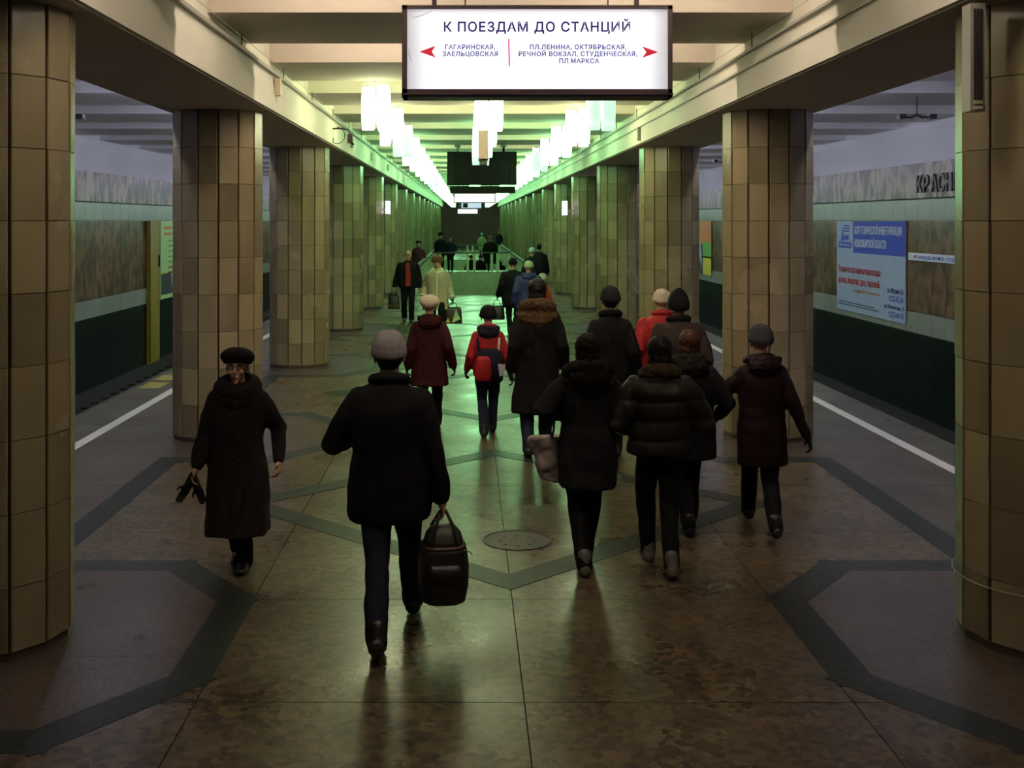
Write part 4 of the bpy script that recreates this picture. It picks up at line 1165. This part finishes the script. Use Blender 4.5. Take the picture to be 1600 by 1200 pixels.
r3, A3 = person('woman in pale sheepskin coat, fur hat and glasses walking towards the camera', -.62, 22.8, 1.64, 0,
       ((.09, -.15, 0, 0), (-.09, .15, 0, -.1)), ((.31, -.03, .80), (-.29, -.02, .82)),
       dict(hem=.58, hw=.24, hd=.185, mat=K_sheep, sleeve=.076, name='coat'), pants=K_black, hat=('fur', cloth('brown_fur_hat', (.14, .09, .05), v=.5, scale=40)), face=True, bulk=.04, collar=('fleece', K_sheepl), extra=fleece, hair=('short', K_hairG))
gs = MB()
h = world_hand(r3, A3, 0)
bb = handbag(h, .19, .06, .34, K_bagd, 'black and yellow-green patterned bag carried by the sheepskin coat woman', None, .10)
MB().prism([(-.02, .02), (.15, .10), (.06, .30), (.02, .16)], -.068, -.060, 'y').build('pattern', K_adg if 'K_adg' in globals() else M_adgreen, bb)
MB().prism([(-.15, .03), (-.06, .03), (-.1, .12)], -.068, -.060, 'y').build('pattern', M_adyellow, bb)
# --- right group further off
person('person in blue jacket and pale green hat, ahead of the tall fur-collared woman', 1.20, 21.6, 1.60, AW,
       ((.08, .12, 0, 0), (-.08, -.18, 0, 0)), ((.30, -.02, .80), (-.28, -.02, .80)),
       dict(hem=.62, hw=.24, hd=.18, mat=K_blue, sleeve=.08, name='jacket'), hat=('beanie', cloth('pale_green_knit', (.36, .42, .26))), far=True, bulk=.06, hood=('down', K_blue))
r4, A4 = person('person in black padded coat leaning forward, left of the blue jacket', .98, 23.6, 1.58, AW,
       ((.08, .12, 0, 0), (-.08, -.18, 0, 0)), ((.32, -.02, .80), (-.28, -.02, .80)),
       dict(hem=.55, hw=.25, hd=.19, mat=K_black, sleeve=.08), hat=('beanie', K_black), far=True, bulk=.05, lean=.12)
handbag(world_hand(r4, A4, 0), .17, .08, .30, K_bagd, 'black shoulder bag hanging beside the black padded coat', None, .14)
person('small child in orange-red coat and pale hat holding to the right of the blue jacket', 1.68, 24.6, 1.18, AW,
       ((.06, .08, 0, 0), (-.06, -.1, 0, 0)), ((.22, -.02, .58), (-.22, -.02, .58)),
       dict(hem=.45, hw=.2, hd=.16, mat=cloth('orange_red_coat', (.42, .06, .02))), hat=('beanie', cloth('pale_child_knit', (.42, .44, .30))), far=True, bulk=.02)
person('person with pale blue hat and dark coat, deep in the hall on the right', 1.85, 31.5, 1.62, AW,
       ((.08, .12, 0, 0), (-.08, -.18, 0, 0)), ((.30, -.02, .80), (-.28, -.02, .80)),
       dict(hem=.6, hw=.23, hd=.17, mat=K_navy), hat=('beanie', cloth('pale_blue_knit', (.30, .40, .48))), far=True, bulk=.03)
person('tall bareheaded man in black coat deep in the hall on the right', 2.16, 33.2, 1.72, AW,
       ((.08, .12, 0, 0), (-.08, -.18, 0, 0)), ((.30, -.02, .84), (-.28, -.02, .84)),
       dict(hem=.7, hw=.22, hd=.17, mat=K_black), hair=('short', K_hairB), far=True, bulk=.03)
person('woman in dark maroon coat facing the camera beside the left stair rail', -1.92, 43.5, 1.60, 0,
       ((.08, -.12, 0, 0), (-.08, .1, 0, 0)), ((.28, -.02, .82), (-.28, -.02, .82)),
       dict(hem=.6, hw=.24, hd=.18, mat=cloth('dull_maroon', (.06, .018, .022))), hat=('beret', K_brown), far=True, bulk=.03, hair=('bob', K_hairB))
person('dark clothed tall person behind the left end of the stair rail', -1.26, 52.6, 1.80, 0,
       ((.08, -.1, 0, 0), (-.08, .1, 0, 0)), ((.28, -.02, .9), (-.28, -.02, .9)),
       dict(hem=.8, hw=.24, hd=.18, mat=K_black), hat=('fur', K_black), far=True, bulk=.05)
person('dark clothed person with brown hair behind the stair rail, right of the taller one', -.80, 52.7, 1.62, 0,
       ((.08, -.1, 0, 0), (-.08, .1, 0, 0)), ((.28, -.12, .95), (-.28, -.02, .82)),
       dict(hem=.75, hw=.24, hd=.18, mat=K_navy), hair=('bob', K_hairR), far=True, bulk=.05)
person('person in pale green coat and turquoise hat far beyond both stair rails', .92, 70.0, 1.62, AW,
       ((.08, .1, 0, 0), (-.08, -.1, 0, 0)), ((.3, -.02, .84), (-.3, -.02, .84)),
       dict(hem=.5, hw=.25, hd=.18, mat=K_palegreen), hat=('beanie', K_turq), far=True, bulk=.05)
person('stout person in black coat and olive hat standing just beyond the stair rail', 1.10, 52.75, 1.66, AW,
       ((.08, .1, 0, 0), (-.08, -.1, 0, 0)), ((.34, -.02, .84), (-.34, -.02, .84)),
       dict(hem=.35, hw=.28, hd=.22, mat=K_black), hat=('beanie', cloth('olive_knit', (.10, .10, .04))), far=True, bulk=.10)
person('dark figure standing alone by the right columns near the end wall', 2.42, 84.0, 1.62, 0,
       ((.08, -.1, 0, 0), (-.08, .1, 0, 0)), ((.28, -.02, .84), (-.28, -.02, .84)),
       dict(hem=.75, hw=.22, hd=.17, mat=K_navy), hair=('short', K_hairB), far=True, bulk=.03)
for i, (xx, yy, nm) in enumerate(((.18, 55.3, 'left'), (.66, 55.35, 'right'))):
    person('dark figure climbing the farther stairs between the rail posts, %s one' % nm, xx, yy, 1.62, 0,
       ((.08, -.02, 0, 0), (-.08, .02, 0, 0)), ((.3, -.02, .84), (-.3, -.02, .84)),
       dict(hem=.6, hw=.25, hd=.18, mat=K_black), hat=('beanie', K_black), far=True, bulk=.05, base=-(int((yy - 53.6) / .32) + 1) * .16)
